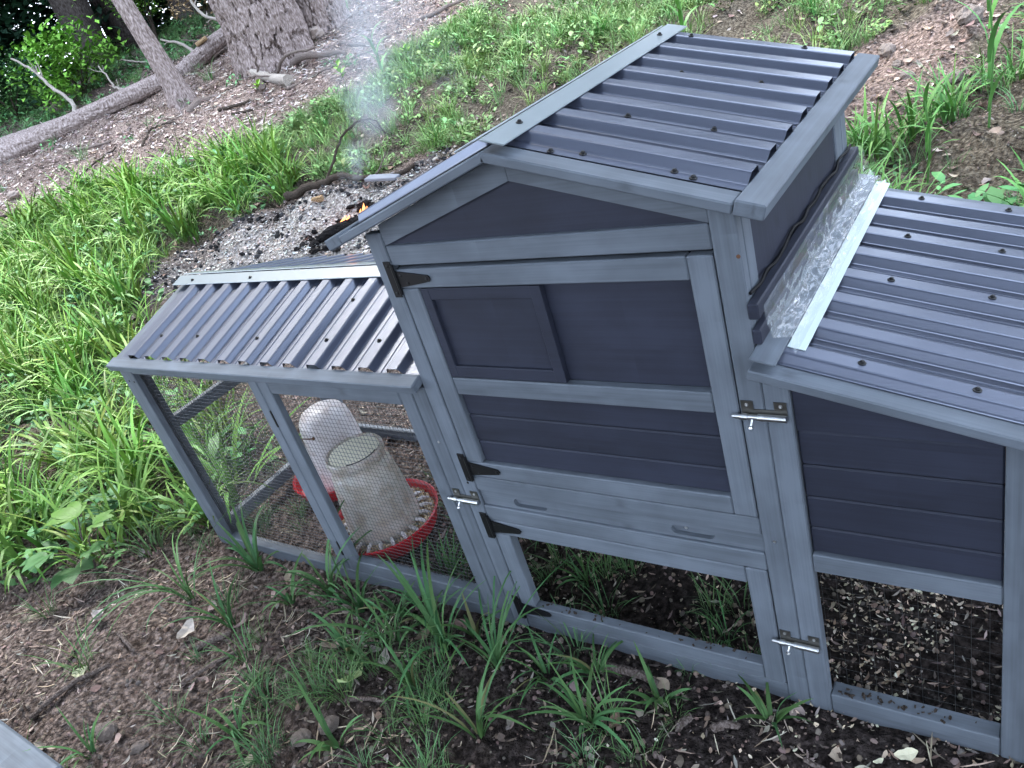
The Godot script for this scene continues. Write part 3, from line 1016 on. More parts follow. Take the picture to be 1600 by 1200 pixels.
func stick(called: String, label: String, pts: Array, r0: float, r1: float, mat: Material, wob := 0.02, group := "", twigs := 0) -> Node3D:
	var sd := pts.size() * 31 + int(absf(pts[0].x) * 100.0)
	var q := crooked(pts, r0, r1, 5, wob, sd)
	var t := thing(called, label, "stick", Vector3.ZERO, 0.0, group)
	t.position = pts[0]
	var g := Geo.new()
	var pp := []
	for v in q[0]:
		pp.append(v - pts[0])
	g.tube(pp, q[1], 8)
	part(t, "stem", g.mesh(), mat)
	for i in twigs:
		var k := rng.randi_range(int(pp.size() * 0.25), pp.size() - 3)
		var dir: Vector3 = (pp[k + 1] - pp[k]).normalized()
		var side := dir.cross(Vector3(rng.randf_range(-1, 1), rng.randf_range(-0.2, 1), rng.randf_range(-1, 1))).normalized()
		var l := rng.randf_range(0.12, 0.35)
		var e := []
		for j in 5:
			e.append(pp[k] + (dir * 0.6 + side * (0.8 - 0.06 * j)) * l * j / 4.0 + Vector3(0, rng.randf_range(-0.01, 0.015), 0))
		g = Geo.new()
		g.tube(e, [q[1][k] * 0.55, q[1][k] * 0.5, q[1][k] * 0.42, q[1][k] * 0.3, q[1][k] * 0.12], 6)
		part(t, "twig", g.mesh(), mat)
	return t


# a trunk with plated bark: the ring is pushed in along a net of fissures
func trunk_mesh(pts: Array, radii: Array, k: int, sub: int, depth: float, plate: float, sd: int, flare := 0.0) -> ArrayMesh:
	var f := FastNoiseLite.new()
	f.noise_type = FastNoiseLite.TYPE_CELLULAR
	f.cellular_return_type = FastNoiseLite.RETURN_DISTANCE2_SUB
	f.frequency = 1.0
	f.seed = sd
	var w := FastNoiseLite.new()
	w.seed = sd + 5
	w.frequency = 1.0
	var g := Geo.new()
	var rows := []
	var n := (pts.size() - 1) * sub
	var run := 0.0
	var prev: Vector3 = pts[0]
	for i in n + 1:
		var q := float(i) / sub
		var j := mini(int(q), pts.size() - 2)
		var c: Vector3 = pts[j].lerp(pts[j + 1], q - j)
		var r: float = lerpf(radii[j], radii[j + 1], q - j)
		run += c.distance_to(prev)
		prev = c
		var t: Vector3 = (pts[j + 1] - pts[j]).normalized()
		var side := t.cross(Vector3(0.1, 0.2, 1)).normalized()
		var up := t.cross(side)
		var row := []
		for m in k:
			var a := TAU * m / k
			var s := Vector3(cos(a) * r, sin(a) * r, run * 0.42) / plate
			s += Vector3(w.get_noise_3d(s.x * 0.6, s.y * 0.6, s.z * 0.6), w.get_noise_3d(s.x * 0.6 + 50.0, s.y * 0.6, s.z * 0.6), 0) * 0.5
			var d := clampf(f.get_noise_3dv(s) + 1.0, 0.0, 1.0)
			d = smoothstep(0.02, 0.15, d)
			var rr := r * (1.0 + 0.13 * w.get_noise_3d(cos(a) * 1.3, sin(a) * 1.3, run * 0.8))
			rr += flare * r * exp(-run / 0.30) * (0.5 + 0.75 * maxf(0.0, cos(a * 5.0 + sd)))
			rr -= depth * (1.0 - d) + depth * 0.35 * w.get_noise_3d(s.x * 3.0, s.y * 3.0, s.z * 3.0)
			row.append(c + (side * cos(a) + up * sin(a)) * rr)
		rows.append(row)
	for i in n:
		for m in k:
			var e := (m + 1) % k
			var a: Vector3 = rows[i][m]
			var out: Vector3 = a - pts[0].lerp(pts[pts.size() - 1], float(i) / n)
			g.quad(a, rows[i][e], rows[i + 1][e], rows[i + 1][m], out)
	for e in [0, n]:
		var mid := Vector3.ZERO
		for v in rows[e]:
			mid += v / k
		for m in k:
			g.tri(mid, rows[e][m], rows[e][(m + 1) % k], (pts[0] - pts[1]) if e == 0 else (pts[pts.size() - 1] - pts[0]))
	return g.mesh()


# n leaves through a lump of the given size
func leaves_mesh(n: int, size: Vector3, leaf: float, sd: int, clumps: int, base: Color, spread := 0.28) -> ArrayMesh:
	var r := RandomNumberGenerator.new()
	r.seed = sd
	var g := Geo.new()
	g.tinted = true
	var cs := []
	for i in clumps:
		var d := Vector3(r.randfn(), r.randfn(), r.randfn()).normalized() * pow(r.randf(), 0.45)
		cs.append([d, r.randf_range(0.7, 1.3)])
	for i in n:
		var q = cs[r.randi() % clumps]
		var d: Vector3 = q[0] + Vector3(r.randfn(), r.randfn(), r.randfn()) * spread * 0.6
		var k: float = q[1] * r.randf_range(0.75, 1.25)
		g.col = Color(base.r * k, base.g * k, base.b * k)
		var l := leaf * r.randf_range(0.6, 1.3)
		g.blade(d * size, r.randf() * TAU, l, l * 0.55, r.randf_range(0.4, 2.2), r.randf_range(1.0, 2.6), 2, 0.15, 0.0, true)
	return g.mesh()


func build_trees() -> void:
	# the double pine
	var t := thing("pine_tree", "thick double-trunked pine with plated grey-brown bark at the top of the clearing", "tree", at_ground(-6.25, -5.45, -0.12))
	part(t, "trunk", trunk_mesh([Vector3(0.0, -0.2, 0), Vector3(0.02, 0.5, 0), Vector3(-0.05, 1.2, 0.0), Vector3(-0.2, 3.0, -0.1), Vector3(-0.9, 15.0, -0.3)], [0.43, 0.41, 0.395, 0.36, 0.16], 260, 44, 0.06, 0.17, 5, 0.30), M.bark)
	part(t, "trunk", trunk_mesh([Vector3(0.35, -0.1, -0.62), Vector3(0.33, 0.5, -0.62), Vector3(0.28, 1.2, -0.64), Vector3(0.2, 3.0, -0.7), Vector3(-0.6, 14.5, -0.9)], [0.27, 0.25, 0.24, 0.22, 0.10], 170, 40, 0.05, 0.15, 9, 0.35), M.bark)
	for q in [[Vector3(0.1, -0.05, 0.35), Vector3(0.5, 0.02, 0.75), Vector3(1.0, 0.0, 1.15), 0.07], [Vector3(-0.2, 0.0, 0.35), Vector3(-0.35, -0.02, 0.9), Vector3(-0.3, -0.1, 1.4), 0.08], [Vector3(0.3, 0.05, 0.1), Vector3(0.9, 0.12, 0.35), Vector3(1.5, 0.05, 0.45), 0.05], [Vector3(-0.3, 0.05, 0.2), Vector3(-0.8, 0.02, 0.6), Vector3(-1.1, -0.05, 1.0), 0.05]]:
		var e := crooked([q[0], q[1], q[2]], q[3], q[3] * 0.35, 6, 0.04, int(q[3] * 1000))
		var g := Geo.new()
		g.tube(e[0], e[1], 10)
		part(t, "root", g.mesh(), M.twig)
	part(t, "crown", leaves_mesh(6000, Vector3(3.4, 1.8, 3.4), 0.28, 41, 70, Color(0.03, 0.06, 0.025)), M.forest, Transform3D(Basis(), Vector3(-0.9, 15.0, -0.4)))
	# roots and shed bark exposed at its foot
	for q in [[Vector3(-5.75, 0, -4.95), Vector3(-5.5, 0.16, -4.95), Vector3(-5.15, 0.12, -5.05), 0.022, "thickest bare root looping out of the bank right of the double pine's foot"], [Vector3(-5.95, 0, -4.9), Vector3(-5.8, 0.22, -4.85), Vector3(-5.6, 0.02, -4.75), 0.014, "highest arched root in front of the double pine's foot"], [Vector3(-6.05, 0.05, -4.85), Vector3(-5.8, 0.08, -4.7), Vector3(-5.55, 0.02, -4.72), 0.016, "low root lying under the arched one before the double pine"]]:
		var ps := []
		for i in 3:
			ps.append(at_ground(q[i].x, q[i].z, q[i].y + 0.02))
		stick("exposed_root", q[4], ps, q[3], q[3] * 0.5, M.twig, 0.03)

	t = thing("leaning_tree", "slim grey-brown trunk standing in front of the fallen log, leaning left", "tree", at_ground(-6.91, -4.56, -0.1))
	part(t, "trunk", trunk_mesh([Vector3(0.06, 0, 0), Vector3(0.02, 0.3, 0), Vector3(-0.1, 0.8, 0.0), Vector3(-0.24, 1.4, 0.0), Vector3(-0.4, 2.2, -0.1), Vector3(-0.5, 6.4, -0.3)], [0.135, 0.105, 0.095, 0.088, 0.08, 0.05], 40, 16, 0.008, 0.05, 12, 0.5), M.bark)
	part(t, "crown", leaves_mesh(2600, Vector3(1.6, 1.2, 1.6), 0.12, 43, 40, Color(0.05, 0.10, 0.03)), M.forest, Transform3D(Basis(), Vector3(-0.6, 6.6, -0.5)))

	# fallen trunks
	t = thing("fallen_log", "long fallen trunk lying down the slope behind the leaning tree", "log")
	var a := at_ground(-9.95, -3.28, 0.07)
	var b := at_ground(-7.75, -5.2, 0.08)
	t.position = a
	part(t, "trunk", trunk_mesh([Vector3.ZERO, (b - a) * 0.35 + Vector3(0, 0.02, 0), (b - a) * 0.7 + Vector3(0, 0.01, 0), b - a], [0.125, 0.112, 0.10, 0.09], 48, 34, 0.012, 0.07, 21), M.logbark)
	t = thing("broken_log", "shorter broken trunk section between the leaning tree and the pine", "log")
	a = at_ground(-7.98, -5.48, 0.06)
	b = at_ground(-7.55, -6.35, 0.14)
	t.position = a
	part(t, "trunk", trunk_mesh([Vector3.ZERO, (b - a) * 0.5 + Vector3(0, 0.04, 0), b - a], [0.11, 0.10, 0.09], 40, 26, 0.010, 0.06, 22), M.logbark)
	part(t, "torn_wood", bbox(Vector3(0.16, 0.04, 0.07), 0.01), M.cutwood, Transform3D(Basis.from_euler(Vector3(0.3, 1.0, 0.3)), (b - a) * 0.42 + Vector3(0.03, 0.14, 0.05)))
	t = thing("rotten_log", "second grey trunk lying just behind the lower end of the long fallen log", "log")
	a = at_ground(-10.7, -3.75, 0.05)
	b = at_ground(-8.95, -4.62, 0.03)
	t.position = a
	part(t, "trunk", trunk_mesh([Vector3.ZERO, (b - a) * 0.5, b - a], [0.12, 0.11, 0.08], 36, 30, 0.014, 0.06, 23), M.logbark)

	# bare branches sticking up from the logs
	stick("dead_branch", "longest bare branch rising left from the middle of the fallen log", [at_ground(-8.93, -4.5, 0.1), Vector3(-9.14, 1.33, -4.65), Vector3(-9.34, 1.55, -4.62), Vector3(-9.48, 1.71, -4.62), Vector3(-9.58, 1.83, -4.61), Vector3(-9.76, 1.97, -4.56)], 0.028, 0.012, M.palewood, 0.02, "", 3)
	stick("dead_branch", "forked bare branch rising from the fallen log left of the leaning tree", [Vector3(-8.48, 1.12, -5.0), Vector3(-8.62, 1.26, -5.07), Vector3(-8.72, 1.32, -5.03), Vector3(-8.78, 1.42, -5.05), Vector3(-8.9, 1.6, -5.07)], 0.02, 0.008, M.palewood, 0.02, "", 4)
	stick("dead_branch", "bare branch arching above the broken log right of the leaning tree", [Vector3(-8.22, 1.28, -6.0), Vector3(-8.37, 1.46, -6.05), Vector3(-8.53, 1.59, -6.01), Vector3(-8.69, 1.67, -5.92)], 0.025, 0.012, M.palewood, 0.015, "", 1)
	stick("dead_branch", "crooked bare branch just left of the leaning tree", [Vector3(-9.35, 1.2, -6.1), Vector3(-9.52, 1.29, -6.05), Vector3(-9.65, 1.39, -6.01), Vector3(-9.76, 1.44, -5.95)], 0.02, 0.01, M.palewood, 0.02, "", 2)
	stick("dead_branch", "level bare branch touching the leaning tree at mid height", [Vector3(-9.40, 1.43, -6.22), Vector3(-9.66, 1.53, -6.10), Vector3(-9.86, 1.62, -5.99)], 0.018, 0.009, M.palewood, 0.015)
	stick("dead_branch", "grey branch reaching left from the pine trunk among dry needles", [Vector3(-7.1, 1.75, -6.4), Vector3(-7.6, 1.68, -6.55), Vector3(-8.02, 1.62, -6.6), Vector3(-8.35, 1.76, -6.49), Vector3(-8.53, 1.94, -6.50), Vector3(-8.62, 2.15, -6.55)], 0.03, 0.015, M.palewood, 0.02, "", 5)
	stick("dead_branch", "thin brown branch level between the pine and the broken log", [Vector3(-7.1, 1.5, -6.2), Vector3(-8.05, 1.45, -6.56), Vector3(-8.39, 1.51, -6.32), Vector3(-8.63, 1.60, -6.18)], 0.016, 0.008, M.twig, 0.02, "", 2)

	# dry brown pine bough
	t = thing("dry_pine_bough", "dead pine bough with tan needles left of the double pine", "branch", Vector3(-8.9, 1.35, -7.3))
	var g2 := Geo.new()
	g2.tube([Vector3(0.3, -0.05, 0.2), Vector3(0.1, 0.4, 0), Vector3(-0.15, 0.8, -0.1), Vector3(-0.5, 1.3, -0.1)], [0.03, 0.026, 0.02, 0.01], 8)
	part(t, "stem", g2.mesh(), M.twig)
	part(t, "needles", leaves_mesh(1500, Vector3(0.75, 0.75, 0.5), 0.07, 61, 22, Color(0.36, 0.26, 0.15), 0.22), M.dry, Transform3D(Basis(), Vector3(-0.1, 0.62, 0)))

	# bushes behind the log
	var bm := [leaves_mesh(2200, Vector3(0.62, 0.46, 0.5), 0.075, 71, 40, Color(0.16, 0.34, 0.055)), leaves_mesh(1700, Vector3(0.5, 0.45, 0.5), 0.06, 72, 34, Color(0.085, 0.19, 0.06))]
	for q in [[-10.3, -5.55, 0.42, 1.3, 0, "bright yellow-green bush at the forest edge behind the long fallen log"], [-11.7, -5.2, 0.35, 1.0, 1, "dull green bush left of the bright yellow-green bush"], [-12.9, -4.9, 0.35, 1.25, 1, "dark green bush at the left edge of the forest floor"], [-10.6, -7.2, 0.75, 0.72, 0, "light green sapling crown just left of the leaning tree"], [-9.5, -7.9, 0.45, 0.85, 1, "green bush low between the leaning tree and the dry pine bough"]]:
		t = thing("bush", q[5], "bush", at_ground(q[0], q[1]))
		part(t, "foliage", bm[q[4]], M.leaf, turned(Vector3(0, q[2], 0), q[0], q[3]))
		var g := Geo.new()
		for i in 5:
			var d: Vector3 = Vector3(cos(i * 1.3), 0, sin(i * 1.3)) * 0.25 * q[3]
			g.tube([Vector3.ZERO, d * 0.4 + Vector3(0, q[2] * 0.6, 0), d + Vector3(0, q[2] * 1.1, 0)], [0.014, 0.01, 0.005], 6)
		part(t, "stems", g.mesh(), M.darktwig)

	# the forest behind: trunks one can tell apart, with dark crowns
	var crowns := [leaves_mesh(5200, Vector3(1.9, 2.6, 1.9), 0.16, 81, 70, Color(0.032, 0.078, 0.046)), leaves_mesh(4200, Vector3(1.6, 2.4, 1.6), 0.15, 82, 54, Color(0.038, 0.085, 0.045))]
	var labels := ["stout dark trunk above the bright bush", "thin black trunk right of the stout one", "dark trunk left of the leaning tree", "dark trunk behind the leaning tree", "pale leaning trunk at the left edge of the forest", "dark trunk in the far left of the forest", "dark trunk between the leaning tree and the pine", "slender dark trunk far behind the bright bush"]
	var spots := [[-11.9, -6.9, 0.26, 0.1], [-13.2, -8.2, 0.09, -0.05], [-12.2, -7.8, 0.17, 0.05], [-11.5, -8.6, 0.2, 0.0], [-13.2, -5.6, 0.11, -0.1], [-15.0, -6.0, 0.22, 0.0], [-10.4, -9.2, 0.17, 0.0], [-14.6, -8.4, 0.10, 0.06]]
	for i in spots.size():
		var q: Array = spots[i]
		t = thing("forest_tree", labels[i], "tree", at_ground(q[0], q[1], -0.1), 0.0, "trees of the dark forest")
		var r: float = q[2]
		var gg := Geo.new()
		gg.tube([Vector3.ZERO, Vector3(q[3] * 0.2, 0.5, 0), Vector3(q[3], 2.0, 0), Vector3(q[3] * 1.5, 4.0, 0.1), Vector3(q[3] * 2.0, 7.5, 0.2)], [r * 1.25, r * 1.05, r, r * 0.85, r * 0.4], 14)
		part(t, "trunk", gg.mesh(), M.darkbark if i != 4 else M.bark)
		part(t, "crown", crowns[i % 2], M.forest, turned(Vector3(q[3] * 2.0, 4.6 + 0.4 * (i % 3), 0), i * 1.7, 1.15))

	# the rest of the wood reads as one mass
	var clump := leaves_mesh(150, Vector3(0.75, 0.6, 0.75), 0.17, 91, 12, Color.WHITE, 0.3)
	var xs := []
	var cs := []
	for i in 3400:
		var az := deg_to_rad(rng.randf_range(-100.0, -38.0))
		var d := rng.randf_range(15.5, 25.0)
		var x := 1.08 + sin(az) * d
		var z := 0.99 - cos(az) * d
		var y := rng.randf_range(0.0, 1.0)
		y = 0.2 + 8.5 * y
		if patchy.get_noise_3d(x * 6.0, y * 9.0, z * 6.0) < (-0.12 if y < 3.4 else -0.3):
			continue
		xs.append(turned(at_ground(x, z, y), rng.randf() * TAU, rng.randf_range(0.8, 1.6)))
		cs.append(jitter(Color(0.032, 0.078, 0.048), 0.45))
	# tall trees up the hill, above the frame: their shade and their reflection in the roof are in the photograph
	for i in 900:
		var az := deg_to_rad(rng.randf_range(-34.0, 45.0))
		var d := rng.randf_range(15.0, 22.0)
		var x := 1.08 + sin(az) * d
		var z := 0.99 - cos(az) * d
		var y := rng.randf_range(1.2, 10.5)
		if patchy.get_noise_3d(x * 6.0, y * 6.0, z * 6.0) < -0.12:
			continue
		xs.append(turned(at_ground(x, z, y), rng.randf() * TAU, rng.randf_range(1.0, 2.0)))
		cs.append(jitter(Color(0.026, 0.058, 0.026), 0.35))
	# the trees that the coop stands under: a crown overhead and the edge of the wood behind the viewer
	for i in 840:
		var x := rng.randf_range(-5.2, 4.5)
		var z := rng.randf_range(-2.6, 6.0)
		var y := rng.randf_range(5.2, 8.0)
		if i % 3 > 0:
			var az := deg_to_rad(rng.randf_range(60.0, 250.0))
			var d := rng.randf_range(6.0, 10.0)
			x = 1.08 + sin(az) * d
			z = 0.99 - cos(az) * d
			y = rng.randf_range(0.3, 8.5)
		if patchy.get_noise_3d(x * 9.0, y * 9.0, z * 9.0) < -0.2:
			continue
		xs.append(turned(Vector3(x, y, z), rng.randf() * TAU, rng.randf_range(0.8, 1.4)))
		cs.append(jitter(Color(0.035, 0.075, 0.03), 0.35))
	scatter("forest", "dark green wood that closes the view behind the clearing", "forest", clump, M.forest, xs, cs)


# ---------------------------------------------------------------- fire
func build_fire() -> void:
	stick("charred_stick", "long scorched branch lying along the upper edge of the ash bed", [at_ground(-3.32, -2.50, 0.045), at_ground(-3.1, -2.57, 0.05), at_ground(-2.89, -2.63, 0.05), at_ground(-2.53, -2.66, 0.05), at_ground(-2.3, -2.72, 0.04)], 0.032, 0.012, M.darktwig, 0.025)
	var lg := thing("charred_log", "black charred log under the flames at the edge of the coop roof", "log", at_ground(-2.60, -2.02, 0.012))
	var pd := at_ground(-2.36, -2.28, 0.02) - lg.position
	part(lg, "burnt_wood", trunk_mesh([Vector3.ZERO, pd * 0.3 + Vector3(0.0, 0.012, 0.02), pd * 0.65 + Vector3(0.01, 0.0, -0.015), pd], [0.016, 0.036, 0.032, 0.014], 26, 9, 0.012, 0.035, 3), M.char)
	var coal := [lump(51, 6, 0.8), lump(52, 6, 0.9), lump(53, 6, 0.8)]
	var heaps := [[-2.47, -2.33, 0.11, 24, "burnt lump of wood beside and above the flames"], [-2.62, -1.98, 0.10, 16, "burnt lump of wood in the dark heap just above the run roof"], [-3.25, -2.30, 0.12, 8, "burnt lump of wood at the far left edge of the ash"]]
	for h in heaps:
		for i in h[3]:
			var cx: float = h[0] + rng.randfn(0.0, h[2])
			var cz: float = h[1] + rng.randfn(0.0, h[2] * 0.6)
			var co := part(self, "burnt_lump", coal[i % 3], M.char, Transform3D(Basis.from_euler(Vector3(rng.randf() * 3.0, rng.randf() * 6.0, rng.randf() * 3.0)).scaled(Vector3(1.4, 0.7, 1.0) * rng.randf_range(0.010, 0.034)), at_ground(cx, cz, 0.004)))
			tag(co, h[4], "burnt lump", h[4].replace("lump", "lumps"))
	stick("arching_vine", "thin dark vine arching up beside the smoke", [Vector3(-3.03, 0.30, -2.50), Vector3(-2.98, 0.46, -2.61), Vector3(-2.94, 0.57, -2.71), Vector3(-2.93, 0.63, -2.77), Vector3(-2.88, 0.70, -2.86), Vector3(-2.79, 0.72, -2.95), Vector3(-2.72, 0.68, -2.98), Vector3(-2.69, 0.60, -2.97)], 0.011, 0.005, M.darktwig, 0.012, "", 2)
	stick("thin_twig", "thin grey twig standing right of the smoke", [Vector3(-2.72, 0.34, -2.68), Vector3(-2.66, 0.42, -2.76), Vector3(-2.62, 0.52, -2.85)], 0.007, 0.003, M.twig, 0.01, "", 1)
	var o := part(self, "wood_block", bbox(Vector3(0.075, 0.035, 0.04), 0.003), M.cutwood, Transform3D(Basis(Vector3.UP, 0.5), at_ground(-2.9, -2.4, 0.012)))
	tag(o, "small pale cut block of wood in the ash below the scorched branch", "wood block")
	o = part(self, "charred_board", bbox(Vector3(0.22, 0.02, 0.09), 0.004), std(lin(0.16, 0.17, 0.20), 0.8), Transform3D(Basis(Vector3.UP, 0.25) * Basis(Vector3.FORWARD, 0.15), at_ground(-2.50, -2.62, 0.05)))
	tag(o, "grey half-burnt board behind the flames at the foot of the smoke", "board")
	# flames: small licking tongues with the light of the fire inside them
	var t := thing("fire", "small orange flames licking out of the charred logs", "fire", at_ground(-2.48, -2.24, 0.02))
	for q in [[0.03, 0.0, -0.07, 0.075, 0.015], [0.05, 0.0, -0.085, 0.05, 0.014], [0.012, 0.0, -0.05, 0.05, 0.010], [-0.035, 0.0, 0.03, 0.05, 0.009], [-0.06, 0.0, 0.06, 0.07, 0.010], [-0.075, -0.01, 0.085, 0.05, 0.009]]:
		var g := Geo.new()
		var h: float = q[3]
		var r: float = q[4]
		g.lathe([Vector2(0, 0), Vector2(r * 0.7, h * 0.08), Vector2(r, h * 0.25), Vector2(r * 0.75, h * 0.5), Vector2(r * 0.3, h * 0.8), Vector2(0, h)], 12)
		part(t, "flame", g.mesh(), M.flame, Transform3D(Basis.from_euler(Vector3(-0.5 + q[0] * 5.0, 0, -0.35 - q[2] * 4.0)), Vector3(q[0], q[1], q[2])))
	var l := OmniLight3D.new()
	l.name = "fire_light"
	l.light_color = Color(1.0, 0.5, 0.2)
	l.light_energy = 0.004
	l.light_size = 0.02
	l.omni_range = 3.0
	l.omni_attenuation = 2.0
	l.shadow_enabled = true
	l.position = Vector3(-0.03, 0.04, 0.03)
	t.add_child(l)
	# smoke
	t = thing("smoke", "thin blue-white smoke drifting up from the fire", "smoke", Vector3(-2.62, 0.34, -2.43))
	t.set_meta("kind", "stuff")
	var path := [Vector3(-2.66, 0.40, -2.45), Vector3(-2.65, 0.52, -2.55), Vector3(-2.62, 0.64, -2.66), Vector3(-2.61, 0.77, -2.76), Vector3(-2.59, 0.90, -2.86), Vector3(-2.58, 1.03, -2.96), Vector3(-2.56, 1.18, -3.06), Vector3(-2.55, 1.34, -3.16), Vector3(-2.53, 1.52, -3.29), Vector3(-2.50, 1.75, -3.44)]
	for i in 44:
		var k := rng.randf_range(0.0, 8.99)
		var j := int(k)
		var p: Vector3 = path[j].lerp(path[j + 1], k - j)
		var s := 0.028 + 0.040 * k
		var f := FogVolume.new()
		f.name = "wisp"
		f.shape = RenderingServer.FOG_VOLUME_SHAPE_ELLIPSOID
		f.size = Vector3(s * rng.randf_range(0.8, 1.6), s * rng.randf_range(1.6, 3.2), s * rng.randf_range(0.8, 1.6))
		f.rotation = Vector3(rng.randf_range(-0.7, 0.2), rng.randf() * 3.0, rng.randf_range(-0.6, 0.6))
		f.position = p - t.position + Vector3(rng.randfn(0, s * 0.42), rng.randfn(0, s * 0.5), rng.randfn(0, s * 0.42))
		f.material = M.smoke[mini(2, int(k / 2.2))]
		t.add_child(f, true)


# ---------------------------------------------------------------- plants and litter
func tuft(n: int, length: float, width: float, segs: int, sd: int, base: Color, radius := 0.03, lean := 1.5) -> ArrayMesh:
	var r := RandomNumberGenerator.new()
	r.seed = sd
	var g := Geo.new()
	g.tinted = true
	for i in n:
		var a := r.randf() * TAU
		var d := sqrt(r.randf()) * radius
		var k := r.randf_range(0.7, 1.3)
		var y := r.randf_range(-0.1, 0.25)
		g.col = Color(base.r * (k + y), base.g * k, base.b * (k - y * 0.5))
		if r.randf() < 0.05:
			g.col = Color(base.r * 2.6, base.g * 1.1, base.b * 1.3)
		var l0 := r.randf_range(0.0, 0.45)
		g.blade(Vector3(cos(a) * d, -0.01, sin(a) * d), a + r.randf_range(-0.8, 0.8), length * r.randf_range(0.5, 1.15), width * r.randf_range(0.6, 1.2), l0, l0 + lean * r.randf_range(0.35, 1.25), segs, 0.28, r.randf_range(-0.7, 0.7))
	return g.mesh()


func herb(n: int, sd: int, leaf: float, radius: float, height: float, base: Color) -> ArrayMesh:
	var r := RandomNumberGenerator.new()
	r.seed = sd
	var g := Geo.new()
	g.tinted = true
	for i in n:
		var a := r.randf() * TAU
		var d := sqrt(r.randf()) * radius
		var k := r.randf_range(0.65, 1.35)
		g.col = Color(base.r * k * r.randf_range(0.8, 1.3), base.g * k, base.b * k)
		var l := leaf * r.randf_range(0.5, 1.3)
		g.blade(Vector3(cos(a) * d, r.randf() * height, sin(a) * d), r.randf() * TAU, l, l * 0.5, r.randf_range(0.7, 1.4), r.randf_range(1.2, 2.1), 3, 0.2, 0.0, true)
	return g.mesh()


func litter_leaf(sd: int, l: float, w: float, curl: float) -> ArrayMesh:
	var r := RandomNumberGenerator.new()
	r.seed = sd
	var g := Geo.new()
	var rows := []
	for i in 6:
		var t := i / 5.0
		var ww := w * sin(PI * clampf(t * 0.9 + 0.06, 0, 1)) * 0.5 * r.randf_range(0.75, 1.15)
		var y := curl * l * (t - 0.5) * (t - 0.5) * 2.0 + r.randf_range(-0.02, 0.02) * l
		var row := []
		for s in [-1.0, 0.0, 1.0]:
			row.append(Vector3((t - 0.5) * l, y + absf(s) * curl * w * r.randf_range(0.1, 0.5), s * ww))
		rows.append(row)
	for i in 5:
		for j in 2:
			g.quad(rows[i][j], rows[i][j + 1], rows[i + 1][j + 1], rows[i + 1][j], Vector3.UP)
	return g.mesh()


func lump(sd: int, k := 8, rough := 0.35) -> ArrayMesh:
	var f := FastNoiseLite.new()
	f.seed = sd
	f.frequency = 0.9
	var g := Geo.new()
	var rows := []
	for i in k + 1:
		var row := []
		for j in k * 2:
			var a := PI * i / k
			var b := PI * j / k
			var d := Vector3(sin(a) * cos(b), cos(a), sin(a) * sin(b))
			row.append(d * (1.0 + rough * f.get_noise_3dv(d * 1.4) + rough * 0.5 * f.get_noise_3dv(d * 4.0)) * Vector3(1, 0.62, 0.8))
		rows.append(row)
	for i in k:
		for j in k * 2:
			var m := (j + 1) % (k * 2)
			g.quad(rows[i][j], rows[i][m], rows[i + 1][m], rows[i + 1][j], rows[i][j] + rows[i + 1][m])
	return g.mesh()


func lie(x: float, z: float, s: float, up := 0.0, tumble := 0.35) -> Transform3D:
	var b := Basis.from_euler(Vector3(rng.randf_range(-tumble, tumble), rng.randf() * TAU, rng.randf_range(-tumble, tumble)))
	return Transform3D(b.scaled(Vector3.ONE * s), at_ground(x, z, up))


